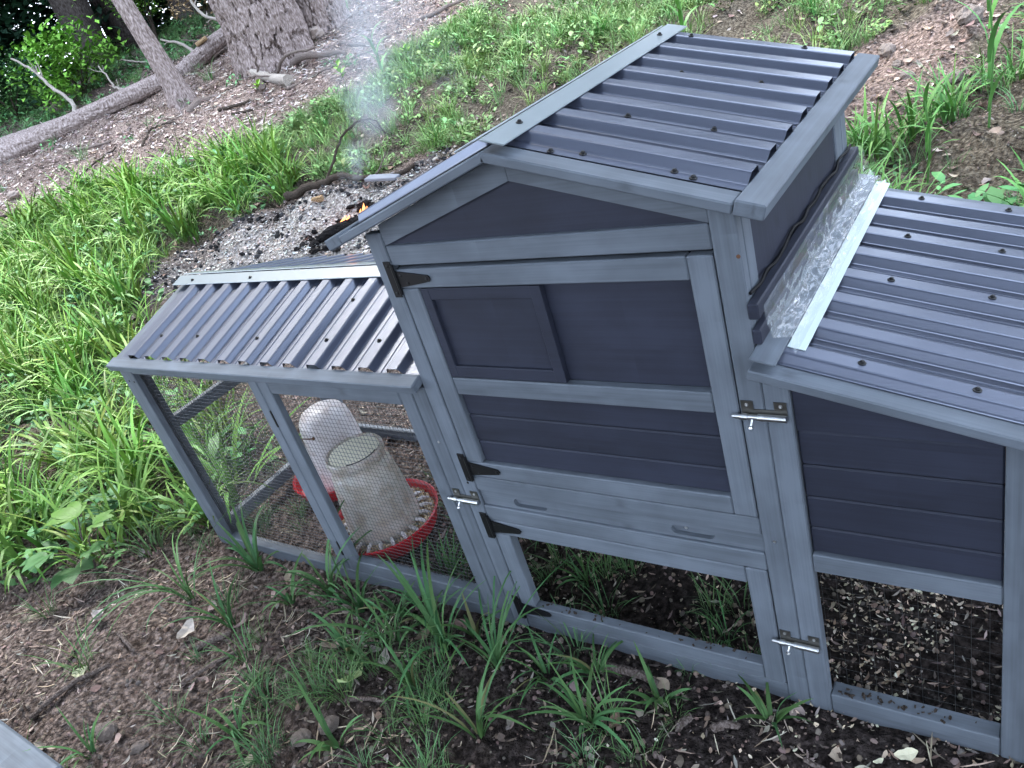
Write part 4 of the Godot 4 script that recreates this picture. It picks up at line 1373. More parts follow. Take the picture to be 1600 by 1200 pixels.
func build_plants() -> void:
	var inrun := func(x: float, z: float) -> bool:
		return x > -1.22 and x < 1.08 and z > -0.66 and z < 0.03
	# tall broad grass left of the run
	var white := Color(1, 1, 1)
	var broad := []
	for i in 5:
		broad.append(tuft(15 + i * 2, [0.34, 0.42, 0.30, 0.38, 0.26][i], [0.013, 0.018, 0.010, 0.022, 0.008][i], 6, 200 + i, white, 0.06, 1.9))
	var thin := []
	for i in 4:
		thin.append(tuft(26, [0.15, 0.19, 0.12, 0.22][i], [0.004, 0.005, 0.0035, 0.006][i], 4, 220 + i, white, 0.045, 1.5))
	var herbs := []
	for i in 4:
		herbs.append(herb(26, 240 + i, [0.045, 0.06, 0.035, 0.05][i], 0.10, [0.07, 0.09, 0.05, 0.11][i], white))
	var bx_ := [[], [], [], [], []]
	var bc := [[], [], [], [], []]
	var tx := [[], [], [], []]
	var tc := [[], [], [], []]
	var hx := [[], [], [], []]
	var hc := [[], [], [], []]
	for i in 3700:
		var x := rng.randf_range(-8.8, -1.2)
		var z := rng.randf_range(-3.4, 0.9)
		if not inside(x, z, TALL) or inside(x, z, SOILPATCH) or off_coop(x, z) < 0.04:
			continue
		var dens := 0.62 + 0.6 * patchy.get_noise_2d(x * 18.0, z * 18.0)
		if rng.randf() > dens:
			continue
		var k := rng.randi() % 5
		bx_[k].append(turned(at_ground(x, z), rng.randf() * TAU, rng.randf_range(0.6, 1.2), rng.randf_range(-0.2, 0.2)))
		bc[k].append(jitter(Color(0.138, 0.262, 0.052), 0.4))
	# right of the wing
	for i in 420:
		var x := rng.randf_range(0.2, 2.2)
		var z := rng.randf_range(-3.7, -1.0)
		if not inside(x, z, RIGHTS) or inside(x, z, BAREHILL):
			continue
		if patchy.get_noise_2d(x * 30.0, z * 30.0) < -0.05:
			continue
		var k := rng.randi() % 5
		bx_[k].append(turned(at_ground(x, z), rng.randf() * TAU, rng.randf_range(0.4, 0.95), rng.randf_range(-0.2, 0.2)))
		bc[k].append(jitter(Color(0.10, 0.235, 0.065), 0.3))
	# the hill: low leafy cover, fine grass, some broad tufts
	for i in 9000:
		var x := rng.randf_range(-4.8, 1.6)
		var z := rng.randf_range(-7.0, -2.4)
		if not inside(x, z, HILL) or inside(x, z, ASH):
			continue
		var nn := patchy.get_noise_2d(x * 16.0, z * 16.0)
		if rng.randf() > 0.56 + 1.3 * nn:
			continue
		var k := rng.randi() % 4
		if rng.randf() < 0.36:
			hx[k].append(turned(at_ground(x, z, -0.01), rng.randf() * TAU, rng.randf_range(0.5, 1.0)))
			hc[k].append(jitter(Color(0.165, 0.29, 0.095), 0.35))
		elif rng.randf() < 0.9:
			tx[k].append(turned(at_ground(x, z), rng.randf() * TAU, rng.randf_range(0.5, 1.1)))
			tc[k].append(jitter(Color(0.17, 0.29, 0.095), 0.35))
		else:
			bx_[k].append(turned(at_ground(x, z), rng.randf() * TAU, rng.randf_range(0.25, 0.55)))
			bc[k].append(jitter(Color(0.10, 0.25, 0.07), 0.3))
	# herbs and fine grass among the tall grass, sparse on the litter, under the forest edge
	for i in 7000:
		var x := rng.randf_range(-16.5, 2.0)
		var z := rng.randf_range(-9.0, 1.0)
		if inside(x, z, ASH) or inrun.call(x, z):
			continue
		var p := 0.0
		if inside(x, z, TALL):
			p = 1.0
		elif inside(x, z, UNDER):
			p = 0.95
		elif inside(x, z, LITTER):
			p = 0.13 if patchy.get_noise_2d(x * 20.0, z * 20.0) > 0.12 else 0.02
		elif inside(x, z, RIGHTS):
			p = 0.75
		elif inside(x, z, BAREHILL):
			p = 0.12
		if rng.randf() > p:
			continue
		var k := rng.randi() % 4
		if rng.randf() < 0.55:
			hx[k].append(turned(at_ground(x, z, -0.01), rng.randf() * TAU, rng.randf_range(0.6, 1.5)))
			hc[k].append(jitter(Color(0.095, 0.225, 0.085), 0.3))
		else:
			tx[k].append(turned(at_ground(x, z), rng.randf() * TAU, rng.randf_range(0.6, 1.3)))
			tc[k].append(jitter(Color(0.11, 0.235, 0.085), 0.3))
	# fine grass in the foreground and a little in the run
	for i in 1300:
		var x := rng.randf_range(-1.6, 0.9)
		var z := rng.randf_range(-0.62, 0.95)
		var p := 0.0
		if inside(x, z, FINEFG):
			p = 0.34 + 1.5 * patchy.get_noise_2d(x * 60.0, z * 60.0)
		elif x < 0.6 and z < 0.0:
			p = 0.13 if x < -0.05 else 0.13
		elif z > 0.03:
			p = 0.03
		if rng.randf() > p:
			continue
		var k := rng.randi() % 4
		tx[k].append(turned(at_ground(x, z), rng.randf() * TAU, rng.randf_range(0.35, 0.75)))
		tc[k].append(jitter(Color(0.095, 0.19, 0.075), 0.3))
	for i in 26:
		var x := rng.randf_range(-1.1, 0.5)
		var z := rng.randf_range(-0.6, -0.06)
		if Vector2(x + 0.575, z + 0.188).length() < 0.24 or Vector2(x + 0.935, z + 0.39).length() < 0.2 or (x > -0.04 and x < 0.06):
			continue
		var k := rng.randi() % 5
		bx_[k].append(turned(at_ground(x, z), rng.randf() * TAU, rng.randf_range(0.3, 0.5)))
		bc[k].append(jitter(Color(0.075, 0.185, 0.065), 0.3))
	for k in 5:
		scatter("broad_grass", "broad-bladed green grass growing round the coop and over the slope", "grass", broad[k], M.leaf, bx_[k], bc[k])
	for k in 4:
		scatter("fine_grass", "fine short grass between the taller tufts", "grass", thin[k], M.leaf, tx[k], tc[k])
		scatter("ground_cover", "low leafy weeds covering the hillside", "ground cover", herbs[k], M.leaf, hx[k], hc[k])

	# single tufts along the front of the coop
	var tufts := [
		[-1.05, 0.23, 1.0, 0, "tall dark green tuft left of the run's lower corner"], [-0.83, 0.26, 0.62, 1, "grass tuft on the bare soil in front of the run's left panel"], [-0.33, 0.07, 0.60, 2, "bent grass tuft against the run door's base rail"],
		[-0.46, 0.09, 0.5, 3, "grass tuft below the run door's hinge stile"], [-0.71, 0.13, 0.62, 0, "grass tuft in front of the middle of the run's left panel"], [-0.22, 0.06, 0.62, 1, "upright grass tuft in front of the run door's latch stile"],
		[-0.60, 0.07, 0.8, 1, "dense tuft hiding the base rail below the run's middle post"], [-0.14, 0.12, 0.72, 2, "long-bladed tuft leaning over the base rail left of the house post"], [0.03, 0.13, 0.85, 3, "dark tuft in front of the bottom hinge"], [-0.93, 0.06, 0.7, 0, "dark tuft against the lower left end of the base rail"], [-0.28, 0.15, 0.9, 1, "sprawling tuft on the soil below the run door's right half"],
		[-0.07, 0.07, 0.62, 2, "grass tuft at the foot of the house's left post"], [-0.37, 0.22, 0.55, 4, "small grass tuft below the run door, on the soil bank"], [-0.15, 0.24, 0.7, 3, "wide spreading grass tuft in the middle of the foreground"],
		[0.15, 0.11, 0.5, 0, "tall grass tuft in front of the lower door"], [0.26, 0.07, 0.36, 4, "short grass tuft touching the lower door's bottom rail"], [0.30, 0.19, 0.48, 1, "broad grass tuft on the soil in front of the lower door's right half"],
		[0.42, 0.09, 0.42, 2, "small grass tuft under the right end of the lower door"], [0.64, 0.06, 0.34, 3, "flat grass tuft at the foot of the house's right post"], [-0.52, 0.5, 0.7, 3, "yellow-green tuft at the bottom edge of the picture, left of the middle"],
		[-0.24, 0.43, 0.62, 2, "grass tuft at the bottom edge of the picture, in the middle"], [0.09, 0.30, 0.6, 4, "grass tuft low in the foreground below the lower door's left hinge"], [-0.87, 0.70, 0.55, 1, "grass tuft beside the grey board at the bottom left"]]
	for q in tufts:
		var t := thing("grass_tuft", q[4], "grass tuft", at_ground(q[0], q[1]), q[0] * 9.0, "grass tufts along the coop's front")
		var tk := int(absf(q[0]) * 137.0 + q[1] * 71.0)
		var m := tuft(11 + tk % 7, (0.30 + 0.018 * (tk % 7)) * q[2], 0.0095 + 0.0011 * (tk % 4), 8, 300 + tk, Color(0.058, 0.140, 0.052), 0.012, 1.7 + 0.14 * (tk % 6))
		part(t, "blades", m, M.leaf)

	# leafy plants one can pick out
	var t := thing("broadleaf_weed", "weed with big lobed leaves beside the bare soil left of the run", "weed", at_ground(-1.62, 0.24))
	t.scale = Vector3.ONE * 0.72
	var g := Geo.new()
	var hubs := [[Vector3(0.06, 0.30, -0.05), 0.21, 2.9, Color(0.085, 0.18, 0.03)], [Vector3(0.05, 0.10, 0.08), 0.23, 0.5, Color(0.04, 0.10, 0.035)], [Vector3(0.14, 0.26, -0.06), 0.15, -0.6, Color(0.08, 0.17, 0.035)], [Vector3(-0.02, 0.20, 0.12), 0.17, 1.4, Color(0.06, 0.16, 0.05)], [Vector3(0.16, 0.18, 0.02), 0.13, -0.1, Color(0.07, 0.16, 0.05)]]
	for h in hubs:
		g.tube([Vector3(0, -0.01, 0), h[0] * 0.5 + Vector3(0, 0.05, 0), h[0]], [0.005, 0.0038, 0.0028], 7)
	part(t, "stems", g.mesh(), M.twig)
	for h in hubs:
		g = Geo.new()
		g.tinted = true
		for i in 5:
			var k: float = [0.62, 0.9, 1.0, 0.9, 0.62][i]
			g.col = h[3]
			g.blade(h[0], h[2] + (i - 2) * 0.62, h[1] * 0.8 * k, h[1] * 0.40 * k, 1.15, 1.85, 6, 0.1, 0.0, true)
		part(t, "leaf", g.mesh(), M.leaf)
	for q in [[-4.03, -4.12, 0.27, "thin sapling with yellow-green top leaves below the pine"], [-3.43, -4.70, 0.12, "bright yellow-green weed on the hill above the smoke"], [-3.74, -4.67, 0.11, "small pale green weed left of the bright yellow-green one"], [-5.33, -4.33, 0.16, "little weed beside the broken white stick"]]:
		t = thing("seedling", q[3], "weed", at_ground(q[0], q[1]))
		g = Geo.new()
		g.tube([Vector3(0, -0.02, 0), Vector3(0.01, q[2] * 0.5, 0), Vector3(-0.01, q[2], 0)], [0.006, 0.005, 0.003], 6)
		part(t, "stem", g.mesh(), M.twig)
		for i in 9:
			g = Geo.new()
			g.tinted = true
			g.col = jitter(Color(0.20, 0.40, 0.05), 0.25)
			g.blade(Vector3(0, q[2] * (0.55 + 0.05 * i), 0), i * 2.4, 0.085, 0.04, 0.7, 1.7, 3, 0.15, 0.0, true)
			part(t, "leaf", g.mesh(), M.leaf)
	for q in [[-3.71, -4.26, 0.42, 0.03, "single broad upright blade standing in the smoke on the hill"], [0.78, -2.48, 0.62, 0.026, "tall broad-leaved stalk at the right edge beyond the nest roof"], [0.60, -2.25, 0.40, 0.018, "tall leafy grass stalk just behind the nest roof's back edge"], [-1.02, -4.1, 0.42, 0.03, "tall stalk behind the ridge of the house roof"], [0.95, -2.9, 0.5, 0.028, "leafy stalk highest at the right edge of the picture"]]:
		t = thing("grass_stalk", q[4], "grass stalk", at_ground(q[0], q[1]))
		g = Geo.new()
		g.tube([Vector3(0, -0.02, 0), Vector3(0.015, q[2] * 0.45, 0), Vector3(0.0, q[2] * 0.8, 0.01)], [0.005, 0.004, 0.003], 6)
		part(t, "stem", g.mesh(), M.stalk)
		for i in 8:
			g = Geo.new()
			g.tinted = true
			g.col = jitter(Color(0.10, 0.25, 0.06), 0.25)
			g.blade(Vector3(0, q[2] * (0.1 + 0.095 * i), 0), i * 2.2 + q[0], q[2] * 0.55, q[3], 0.2, 1.7, 6, 0.2, 0.3)
			part(t, "leaf", g.mesh(), M.leaf)


func build_litter() -> void:
	var lm := [litter_leaf(1, 0.055, 0.028, 0.35), litter_leaf(2, 0.045, 0.026, -0.3), litter_leaf(3, 0.06, 0.022, 0.55), litter_leaf(4, 0.04, 0.03, 0.2)]
	var xs := [[], [], [], []]
	var cs := [[], [], [], []]
	var brown := [Color(0.30, 0.235, 0.20), Color(0.22, 0.165, 0.14), Color(0.36, 0.30, 0.25), Color(0.15, 0.11, 0.095), Color(0.26, 0.21, 0.195)]
	for i in 26000:
		var x: float
		var z: float
		if i < 17000:
			x = rng.randf_range(-10.6, 1.4)
			z = rng.randf_range(-8.0, -1.2)
		else:
			x = rng.randf_range(-3.2, 1.2)
			z = rng.randf_range(-0.9, 1.0)
		var p := 0.35
		if inside(x, z, LITTER):
			p = 0.95
		elif inside(x, z, BAREHILL):
			p = 1.0
		elif inside(x, z, ASH):
			p = 0.12
		elif x > 0.0 and z > -0.65 and z < 0.5:
			p = 0.3
		if z > -0.75 and off_coop(x, z) < 0.9:
			p *= 0.55
		if rng.randf() > p or (x > 0.0 and x < 1.1 and z > -0.7 and z < 0.0):
			continue
		var k := rng.randi() % 4
		var small := 0.22 + 0.75 * pow(rng.randf(), 3.5)
		xs[k].append(lie(x, z, small if z > -0.9 else rng.randf_range(0.35, 1.25), 0.004, 0.5))
		var bc2: Color = brown[rng.randi() % 5]
		cs[k].append(jitter(bc2 * (1.5 if z < -1.0 else 1.0), 0.25))
	for k in 4:
		scatter("leaf_litter", "dry brown leaves lying on the bare soil", "leaf litter", lm[k], M.dry, xs[k], cs[k])
	# crumbs of soil, slivers of bark and needles
	var crumb := lump(5, 3, 0.5)
	var cx := []
	var cc := []
	var sx := []
	var sc := []
	for i in 34000:
		var x := rng.randf_range(-3.0, 1.3)
		var z := rng.randf_range(-0.85, 1.0)
		if i % 3 == 0:
			x = rng.randf_range(-1.0, 1.1)
			z = rng.randf_range(-3.8, -0.6)
		var k := rng.randf()
		if k < 0.8:
			cx.append(lie(x, z, 0.0018 + 0.0075 * pow(rng.randf(), 3.5), 0.001, 3.0))
			cc.append(jitter(Color(0.185, 0.142, 0.122), 0.3))
		else:
			sx.append(lie(x, z, rng.randf_range(0.25, 1.0), 0.003, 0.3))
			sc.append(jitter([Color(0.24, 0.19, 0.165), Color(0.12, 0.09, 0.08), Color(0.33, 0.28, 0.24)][rng.randi() % 3], 0.3))
	for i in 16000:
		var x := rng.randf_range(-10.4, -3.6)
		var z := rng.randf_range(-7.5, -2.6)
		if not inside(x, z, LITTER):
			continue
		sx.append(lie(x, z, rng.randf_range(1.0, 3.2), 0.006, 0.3))
		sc.append(jitter([Color(0.44, 0.37, 0.34), Color(0.24, 0.19, 0.18), Color(0.56, 0.49, 0.45)][rng.randi() % 3], 0.3))
	var dx2 := []
	var dc2 := []
	for i in 1700:
		var x := rng.randf_range(-2.4, 1.2)
		var z := rng.randf_range(0.02, 0.95)
		if patchy.get_noise_2d(x * 55.0 + 9.0, z * 55.0) < 0.05:
			continue
		dx2.append(lie(x, z, rng.randf_range(0.5, 1.5), 0.006, 0.25))
		dc2.append(jitter([Color(0.48, 0.42, 0.33), Color(0.36, 0.30, 0.24), Color(0.24, 0.19, 0.15)][rng.randi() % 3], 0.25))
	scatter("dead_straw", "dead straw and grass stems lying on the soil", "straw", litter_leaf(43, 0.055, 0.003, 0.12), M.dry, dx2, dc2)
	scatter("soil_crumbs", "dark crumbs of soil in front of the coop", "soil", crumb, M.dry, cx, cc)
	scatter("bark_slivers", "slivers of bark and dead needles on the soil", "bark slivers", litter_leaf(41, 0.03, 0.0065, 0.25), M.dry, sx, sc)
	# pale wood shavings under the nest wing and round its front
	var chip := [litter_leaf(11, 0.012, 0.007, 0.3), litter_leaf(12, 0.010, 0.008, -0.2), litter_leaf(13, 0.016, 0.006, 0.5)]
	xs = [[], [], []]
	cs = [[], [], []]
	for i in 17000:
		var x := rng.randf_range(-0.05, 1.5)
		var z := rng.randf_range(-0.66, 0.35)
		var p := 0.0
		if z < 0.0:
			p = 0.95 if x > 0.68 else (0.22 if x > 0.05 else 0.06)
		elif x > 0.35:
			p = 0.38 * clampf((x - 0.3) / 0.7, 0.1, 1.0) * (1.0 + smoothstep(0.85, 1.1, x))
		if rng.randf() > p or patchy.get_noise_2d(x * 60.0, z * 60.0) < -0.12:
			continue
		var k := rng.randi() % 3
		xs[k].append(lie(x, z, 0.3 + 0.95 * pow(rng.randf(), 1.7), 0.003, 0.8))
		cs[k].append(jitter([Color(0.50, 0.42, 0.32), Color(0.30, 0.24, 0.18), Color(0.17, 0.135, 0.11), Color(0.60, 0.53, 0.42), Color(0.12, 0.095, 0.08)][rng.randi() % 5], 0.25))
	for k in 3:
		scatter("wood_shavings", "pale wood shavings spread on the dark soil under the nest wing", "wood shavings", chip[k], M.dry, xs[k], cs[k])
	var wx := []
	var wc := []
	for i in 110:
		var x := rng.randf_range(0.6, 1.25)
		var z := rng.randf_range(0.05, 0.33)
		if rng.randf() > smoothstep(0.55, 1.0, x):
			continue
		wx.append(lie(x, z, rng.randf_range(0.7, 2.2), 0.004, 0.4))
		wc.append(jitter([Color(0.66, 0.58, 0.44), Color(0.55, 0.47, 0.36), Color(0.40, 0.33, 0.26)][rng.randi() % 3], 0.2))
	scatter("wood_chips", "large pale wood chips in front of the nest wing", "wood chips", litter_leaf(15, 0.022, 0.013, 0.3), M.dry, wx, wc)
	# the ash bed: pale flakes and black bits
	var ax := []
	var ac := []
	var kx := []
	var kc := []
	for i in 24000:
		var x := rng.randf_range(-4.0, -1.4)
		var z := rng.randf_range(-3.1, -1.2)
		if not inside(x, z, ASH):
			continue
		var core := inside(x, z, CORE)
		if rng.randf() < (0.75 if core else 0.40):
			ax.append(lie(x, z, 0.2 + 0.8 * pow(rng.randf(), 2.5), 0.002, 0.25))
			ac.append(jitter(Color(0.48, 0.465, 0.455) if rng.randf() < 0.6 else Color(0.32, 0.27, 0.24), 0.25))
		elif rng.randf() < 0.2:
			kx.append(lie(x, z, 0.004 + 0.022 * pow(rng.randf(), 3.0), 0.002, 3.0))
			var v := rng.randf_range(0.01, 0.06)
			kc.append(Color(v, v, v * 1.08))
	scatter("ash", "pale grey ash flakes in the fire bed behind the run", "ash", litter_leaf(21, 0.03, 0.02, 0.4), M.dry, ax, ac)
	scatter("charcoal", "black charcoal bits in the ash bed", "charcoal", crumb, M.dry, kx, kc)


func build_details() -> void:
	stick("long_stick", "long thin stick curving across the bare slope at the left edge", [at_ground(-7.6, -2.45, 0.03), at_ground(-7.25, -2.59, 0.03), at_ground(-7.15, -2.8, 0.05), at_ground(-6.87, -2.95, 0.04), at_ground(-6.95, -3.3, 0.05), at_ground(-6.95, -3.65, 0.04)], 0.018, 0.009, M.darktwig, 0.03, "", 3)
	stick("crooked_twig", "crooked dark twig in the litter below the leaning tree", [at_ground(-6.35, -3.55, 0.02), at_ground(-6.52, -3.8, 0.05), at_ground(-6.48, -3.95, 0.05), at_ground(-6.17, -3.92, 0.03)], 0.013, 0.006, M.darktwig, 0.03, "", 2)
	stick("fallen_stick", "grey stick lying just in front of the long fallen log", [at_ground(-8.0, -3.75, 0.02), at_ground(-7.66, -3.76, 0.04), at_ground(-7.42, -3.88, 0.02)], 0.02, 0.012, M.twig, 0.02)
	stick("white_stick", "thick broken pale branch in front of the double pine", [at_ground(-6.15, -5.0, 0.04), at_ground(-5.7, -4.8, 0.05), at_ground(-5.15, -4.54, 0.04)], 0.045, 0.06, M.palewood, 0.015)
	stick("hill_root", "thin root curving over the slope right of the pale branch", [at_ground(-5.1, -4.45, 0.01), at_ground(-4.93, -4.76, 0.03), at_ground(-4.66, -4.85, 0.02), at_ground(-4.34, -4.91, 0.02)], 0.014, 0.008, M.twig, 0.03)
	stick("hill_root", "double root highest on the bare slope right of the pine", [at_ground(-5.16, -5.41, 0.02), at_ground(-4.73, -5.26, 0.04), at_ground(-4.54, -5.35, 0.03), at_ground(-4.49, -5.57, 0.02)], 0.02, 0.01, M.twig, 0.03, "", 1)
	stick("hill_root", "root running up to the top edge beside the grass of the hill", [at_ground(-4.33, -5.65, 0.02), at_ground(-4.1, -5.8, 0.04), at_ground(-3.92, -6.05, 0.03)], 0.022, 0.014, M.twig, 0.02)
	stick("bark_strip", "dark strip of bark on the bare slope below the pine", [at_ground(-5.95, -4.25, 0.02), at_ground(-5.78, -4.33, 0.03), at_ground(-5.62, -4.40, 0.02)], 0.018, 0.014, M.darktwig, 0.01)
	stick("bark_strip", "smaller strip of bark at the edge of the hill grass", [at_ground(-5.32, -3.9, 0.02), at_ground(-5.16, -4.02, 0.02)], 0.015, 0.012, M.darktwig, 0.01)
	for q in [["twig on the bare soil nearest the grey board", -1.20, 0.70, -1.07, 0.50, 0.008], ["small light twig on the bare soil left of the run", -1.14, 0.42, -1.05, 0.44, 0.007], ["rough brown piece of bark in the middle of the bare soil", -0.87, 0.36, -0.80, 0.28, 0.012], ["short twig on the soil beside the yellow-green tuft", -0.80, 0.46, -0.73, 0.32, 0.007], ["flat piece of old wood in front of the lower door's right end", 0.27, 0.045, 0.40, 0.05, 0.011], ["stubby brown stick on the soil below the lower latch", 0.475, 0.135, 0.492, 0.10, 0.010], ["second stubby stick right of the first, below the lower latch", 0.545, 0.115, 0.59, 0.095, 0.009], ["twig on the shavings in front of the nest wing", 0.72, 0.12, 0.80, 0.14, 0.005], ["grey twig at the foot of the middle foreground tuft", -0.30, 0.33, -0.18, 0.30, 0.006]]:
		stick("twig", q[0], [at_ground(q[1], q[2], 0.006), at_ground((q[1] + q[3]) / 2, (q[2] + q[4]) / 2, 0.009), at_ground(q[3], q[4], 0.006)], q[5], q[5] * 0.75, M.twig, 0.004)
	# stones
	var sm := [lump(31, 9, 0.4), lump(32, 9, 0.45), lump(33, 9, 0.35)]
	for q in [[0.62, -3.45, 0.07, "biggest pale stone at the top of the bare slope"], [0.41, -3.07, 0.035, "brown stone on the bare slope behind the house roof"], [0.61, -2.96, 0.05, "flat pinkish stone right on the bare slope"], [0.27, -3.43, 0.05, "stone at the upper left of the bare slope"], [0.35, -3.22, 0.03, "small dark stone in the middle of the bare slope"], [-5.9, -5.85, 0.13, "pale round stone beside the pine's second trunk"], [-0.89, 0.64, 0.032, "grey stone on the soil near the grey board"], [-0.76, 0.63, 0.022, "small stone right of the grey stone near the board"], [-0.34, 0.45, 0.026, "pale stone among the grass at the bottom edge"], [-0.29, 0.40, 0.026, "rounded brown stone among the grass above the pale one"], [-0.50, 0.10, 0.02, "small brown stone below the run door"], [-7.9, -2.9, 0.06, "lone stone on the bare slope at the left edge"]]:
		var i := int(q[2] * 1000.0) % 3
		var o := part(self, "stone", sm[i], M.stone, Transform3D(Basis(Vector3.UP, q[0] * 7.0).scaled(Vector3.ONE * q[2]), at_ground(q[0], q[1], q[2] * 0.25)))
		tag(o, q[3], "stone")
	# two fresh leaves and a few big dead ones on the soil
	for q in [[-0.31, 0.28, 1.5, Color(0.42, 0.52, 0.24), "pale green fallen leaf in the middle of the foreground"], [-1.13, 0.55, 1.1, Color(0.46, 0.46, 0.30), "curled cream-coloured leaf on the bare soil"], [-0.44, 0.22, 1.3, Color(0.32, 0.25, 0.20), "brown dead leaf on the soil below the run door"], [-0.93, 0.33, 1.2, Color(0.42, 0.37, 0.33), "pale dead leaf on the bare soil left of the twigs"], [-1.28, 0.40, 1.5, Color(0.36, 0.31, 0.29), "large grey dead leaf at the left of the bare soil"], [0.98, 0.13, 1.1, Color(0.48, 0.40, 0.26), "tan leaf among the shavings in front of the nest wing"]]:
		var m := litter_leaf(int(q[2] * 70.0) + 5, 0.055, 0.034, 0.45)
		var o := part(self, "fallen_leaf", m, std(lin(q[3].r, q[3].g, q[3].b), 0.6, 0.4), Transform3D(Basis.from_euler(Vector3(0.3, q[0] * 5.0, 0.25)).scaled(Vector3.ONE * q[2]), at_ground(q[0], q[1], 0.014)))
		tag(o, q[4], "leaf")
	# the grey board at the bottom left
	var board := part(self, "grey_board", bbox(Vector3(1.3, 0.035, 0.22), 0.006), M.grey[4], Transform3D(Basis(Vector3.UP, -0.02), Vector3(-1.43, 0.075, 0.865)))
	tag(board, "grey painted board lying across the bottom left corner", "board")
	var prop := part(self, "grey_block", bbox(Vector3(0.1, 0.09, 0.16), 0.004), M.grey[1], Transform3D(Basis(), Vector3(-1.6, 0.012, 0.88)))
	tag(prop, "grey block that holds up the board at the bottom left", "block")


func build_ground() -> void:
	var n := 460
	var warp := func(t: float, c: float, tight: float, far: float) -> float:
		var u := (t - 0.5) * 2.0
		return c + tight * u + (far - tight) * signf(u) * pow(absf(u), 5.0)
	var xs := []
	var zs := []
	for i in n + 1:
		xs.append(warp.call(float(i) / n, -1.2, 5.5, 90.0))
		zs.append(warp.call(float(i) / n, -1.4, 4.2, 90.0))
	var v := PackedVector3Array()
	var c := PackedColorArray()
	var ids := PackedInt32Array()
	v.resize((n + 1) * (n + 1))
	c.resize(v.size())
	for j in n + 1:
		for i in n + 1:
			var x: float = xs[i]
			var z: float = zs[j]
			var at := j * (n + 1) + i
			v[at] = at_ground(x, z)
			var k := Color(0.24, 0.19, 0.168)
			var jx := x + patchy.get_noise_2d(x * 40.0, z * 40.0) * 0.3
			var jz := z + patchy.get_noise_2d(x * 40.0 + 200.0, z * 40.0) * 0.3
			if inside(jx, jz, CORE):
				k = Color(0.42, 0.40, 0.39)
			elif inside(jx, jz, ASH):
				k = Color(0.24, 0.215, 0.21)
			elif inside(jx, jz, LITTER):
				k = Color(0.42, 0.325, 0.285)
			elif inside(jx, jz, BAREHILL):
				k = Color(0.36, 0.27, 0.235)
			elif inside(jx, jz, TALL) or inside(jx, jz, HILL) or inside(jx, jz, RIGHTS):
				k = Color(0.21, 0.18, 0.14)
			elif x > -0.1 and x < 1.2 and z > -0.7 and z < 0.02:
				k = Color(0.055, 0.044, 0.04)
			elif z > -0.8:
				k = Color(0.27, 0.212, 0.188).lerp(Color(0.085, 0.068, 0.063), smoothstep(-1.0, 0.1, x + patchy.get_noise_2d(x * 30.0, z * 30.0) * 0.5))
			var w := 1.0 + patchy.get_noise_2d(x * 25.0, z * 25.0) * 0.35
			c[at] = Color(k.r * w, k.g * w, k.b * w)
	for j in n:
		for i in n:
			var a := j * (n + 1) + i
			ids.append_array([a, a + 1, a + n + 2, a, a + n + 2, a + n + 1])
	var nn := PackedVector3Array()
	nn.resize(v.size())
	for t in range(0, ids.size(), 3):
		var f := (v[ids[t + 1]] - v[ids[t]]).cross(v[ids[t + 2]] - v[ids[t]])
		if f.y < 0.0:
			f = -f
		for q in 3:
			nn[ids[t + q]] += f
	for i in nn.size():
		nn[i] = nn[i].normalized()
	var arr := []
	arr.resize(Mesh.ARRAY_MAX)
	arr[Mesh.ARRAY_VERTEX] = v
	arr[Mesh.ARRAY_NORMAL] = nn
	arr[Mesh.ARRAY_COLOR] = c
	arr[Mesh.ARRAY_INDEX] = ids
	var m := ArrayMesh.new()
	m.add_surface_from_arrays(Mesh.PRIMITIVE_TRIANGLES, arr)
	var o := part(self, "ground", m, M.soil)
	tag(o, "bare brown soil and litter sloping up behind the coop", "ground", "", "structure")


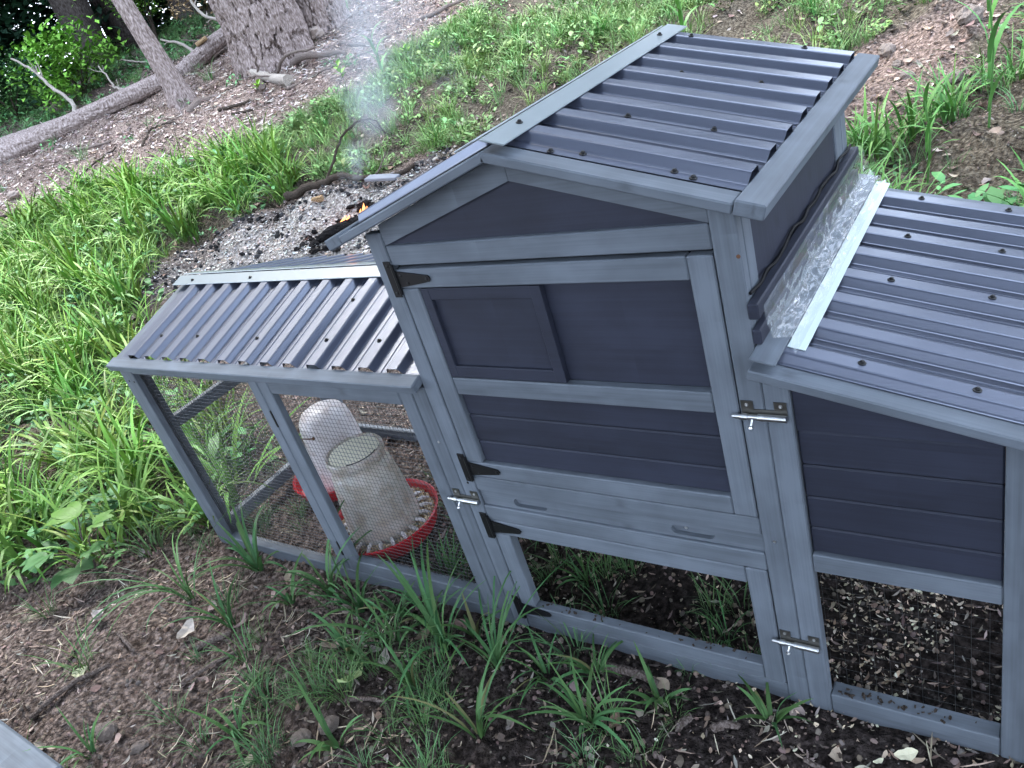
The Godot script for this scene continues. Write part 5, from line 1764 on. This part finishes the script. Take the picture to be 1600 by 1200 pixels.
func _ready() -> void:
	# camera, solved from the coop's own edges
	var cam := Camera3D.new()
	cam.name = "camera"
	add_child(cam)
	cam.transform = Transform3D(Basis(Vector3(0.81531703, -0.27671559, -0.50861245), Vector3(-0.04965926, 0.84175545, -0.5375702), Vector3(0.57688136, 0.46354745, 0.67255606)).orthonormalized(), Vector3(1.07764409, 1.38877046, 0.9884727))
	cam.fov = rad_to_deg(2.0 * atan(600.0 / 1229.25))
	cam.near = 0.05
	cam.far = 400.0
	cam.current = true
	# sky, sun, exposure
	var e := Environment.new()
	e.background_mode = Environment.BG_SKY
	var sky := Sky.new()
	var sm := ProceduralSkyMaterial.new()
	sm.sky_top_color = Color(0.83, 0.90, 1.0)
	sm.sky_horizon_color = Color(0.90, 0.94, 1.0)
	sm.sky_curve = 0.2
	sm.ground_bottom_color = Color(0.12, 0.11, 0.1)
	sm.ground_horizon_color = Color(0.3, 0.3, 0.28)
	sm.sky_energy_multiplier = 1.25
	sky.sky_material = sm
	e.sky = sky
	e.tonemap_mode = Environment.TONE_MAPPER_LINEAR
	e.tonemap_exposure = 5.0
	e.sdfgi_enabled = true
	e.ssao_enabled = true
	e.ssil_enabled = true
	e.volumetric_fog_enabled = true
	e.volumetric_fog_density = 0.0
	var we := WorldEnvironment.new()
	we.name = "environment"
	we.environment = e
	add_child(we)
	var sun := DirectionalLight3D.new()
	sun.name = "sun"
	sun.light_energy = 1.1
	sun.light_color = Color(1.0, 0.995, 0.98)
	sun.light_angular_distance = 25.0
	sun.shadow_enabled = true
	add_child(sun)
	sun.look_at_from_position(Vector3(-4.0, 7.0, -2.2), Vector3.ZERO)

	rng.seed = 20240611
	und.seed = 2
	und.frequency = 0.1
	und.fractal_octaves = 3
	fine.seed = 7
	fine.frequency = 0.12
	fine.fractal_octaves = 3
	patchy.seed = 13
	patchy.frequency = 0.03
	patchy.fractal_octaves = 3
	materials()
	M.smoke = []
	for d in [0.6, 0.2, 0.10]:
		var f := FogMaterial.new()
		f.albedo = Color(0.90, 0.95, 1.0)
		f.density = d
		M.smoke.append(f)
	build_ground()
	build_coop()
	build_feeder()
	build_trees()
	build_fire()
	build_plants()
	build_litter()
	build_details()
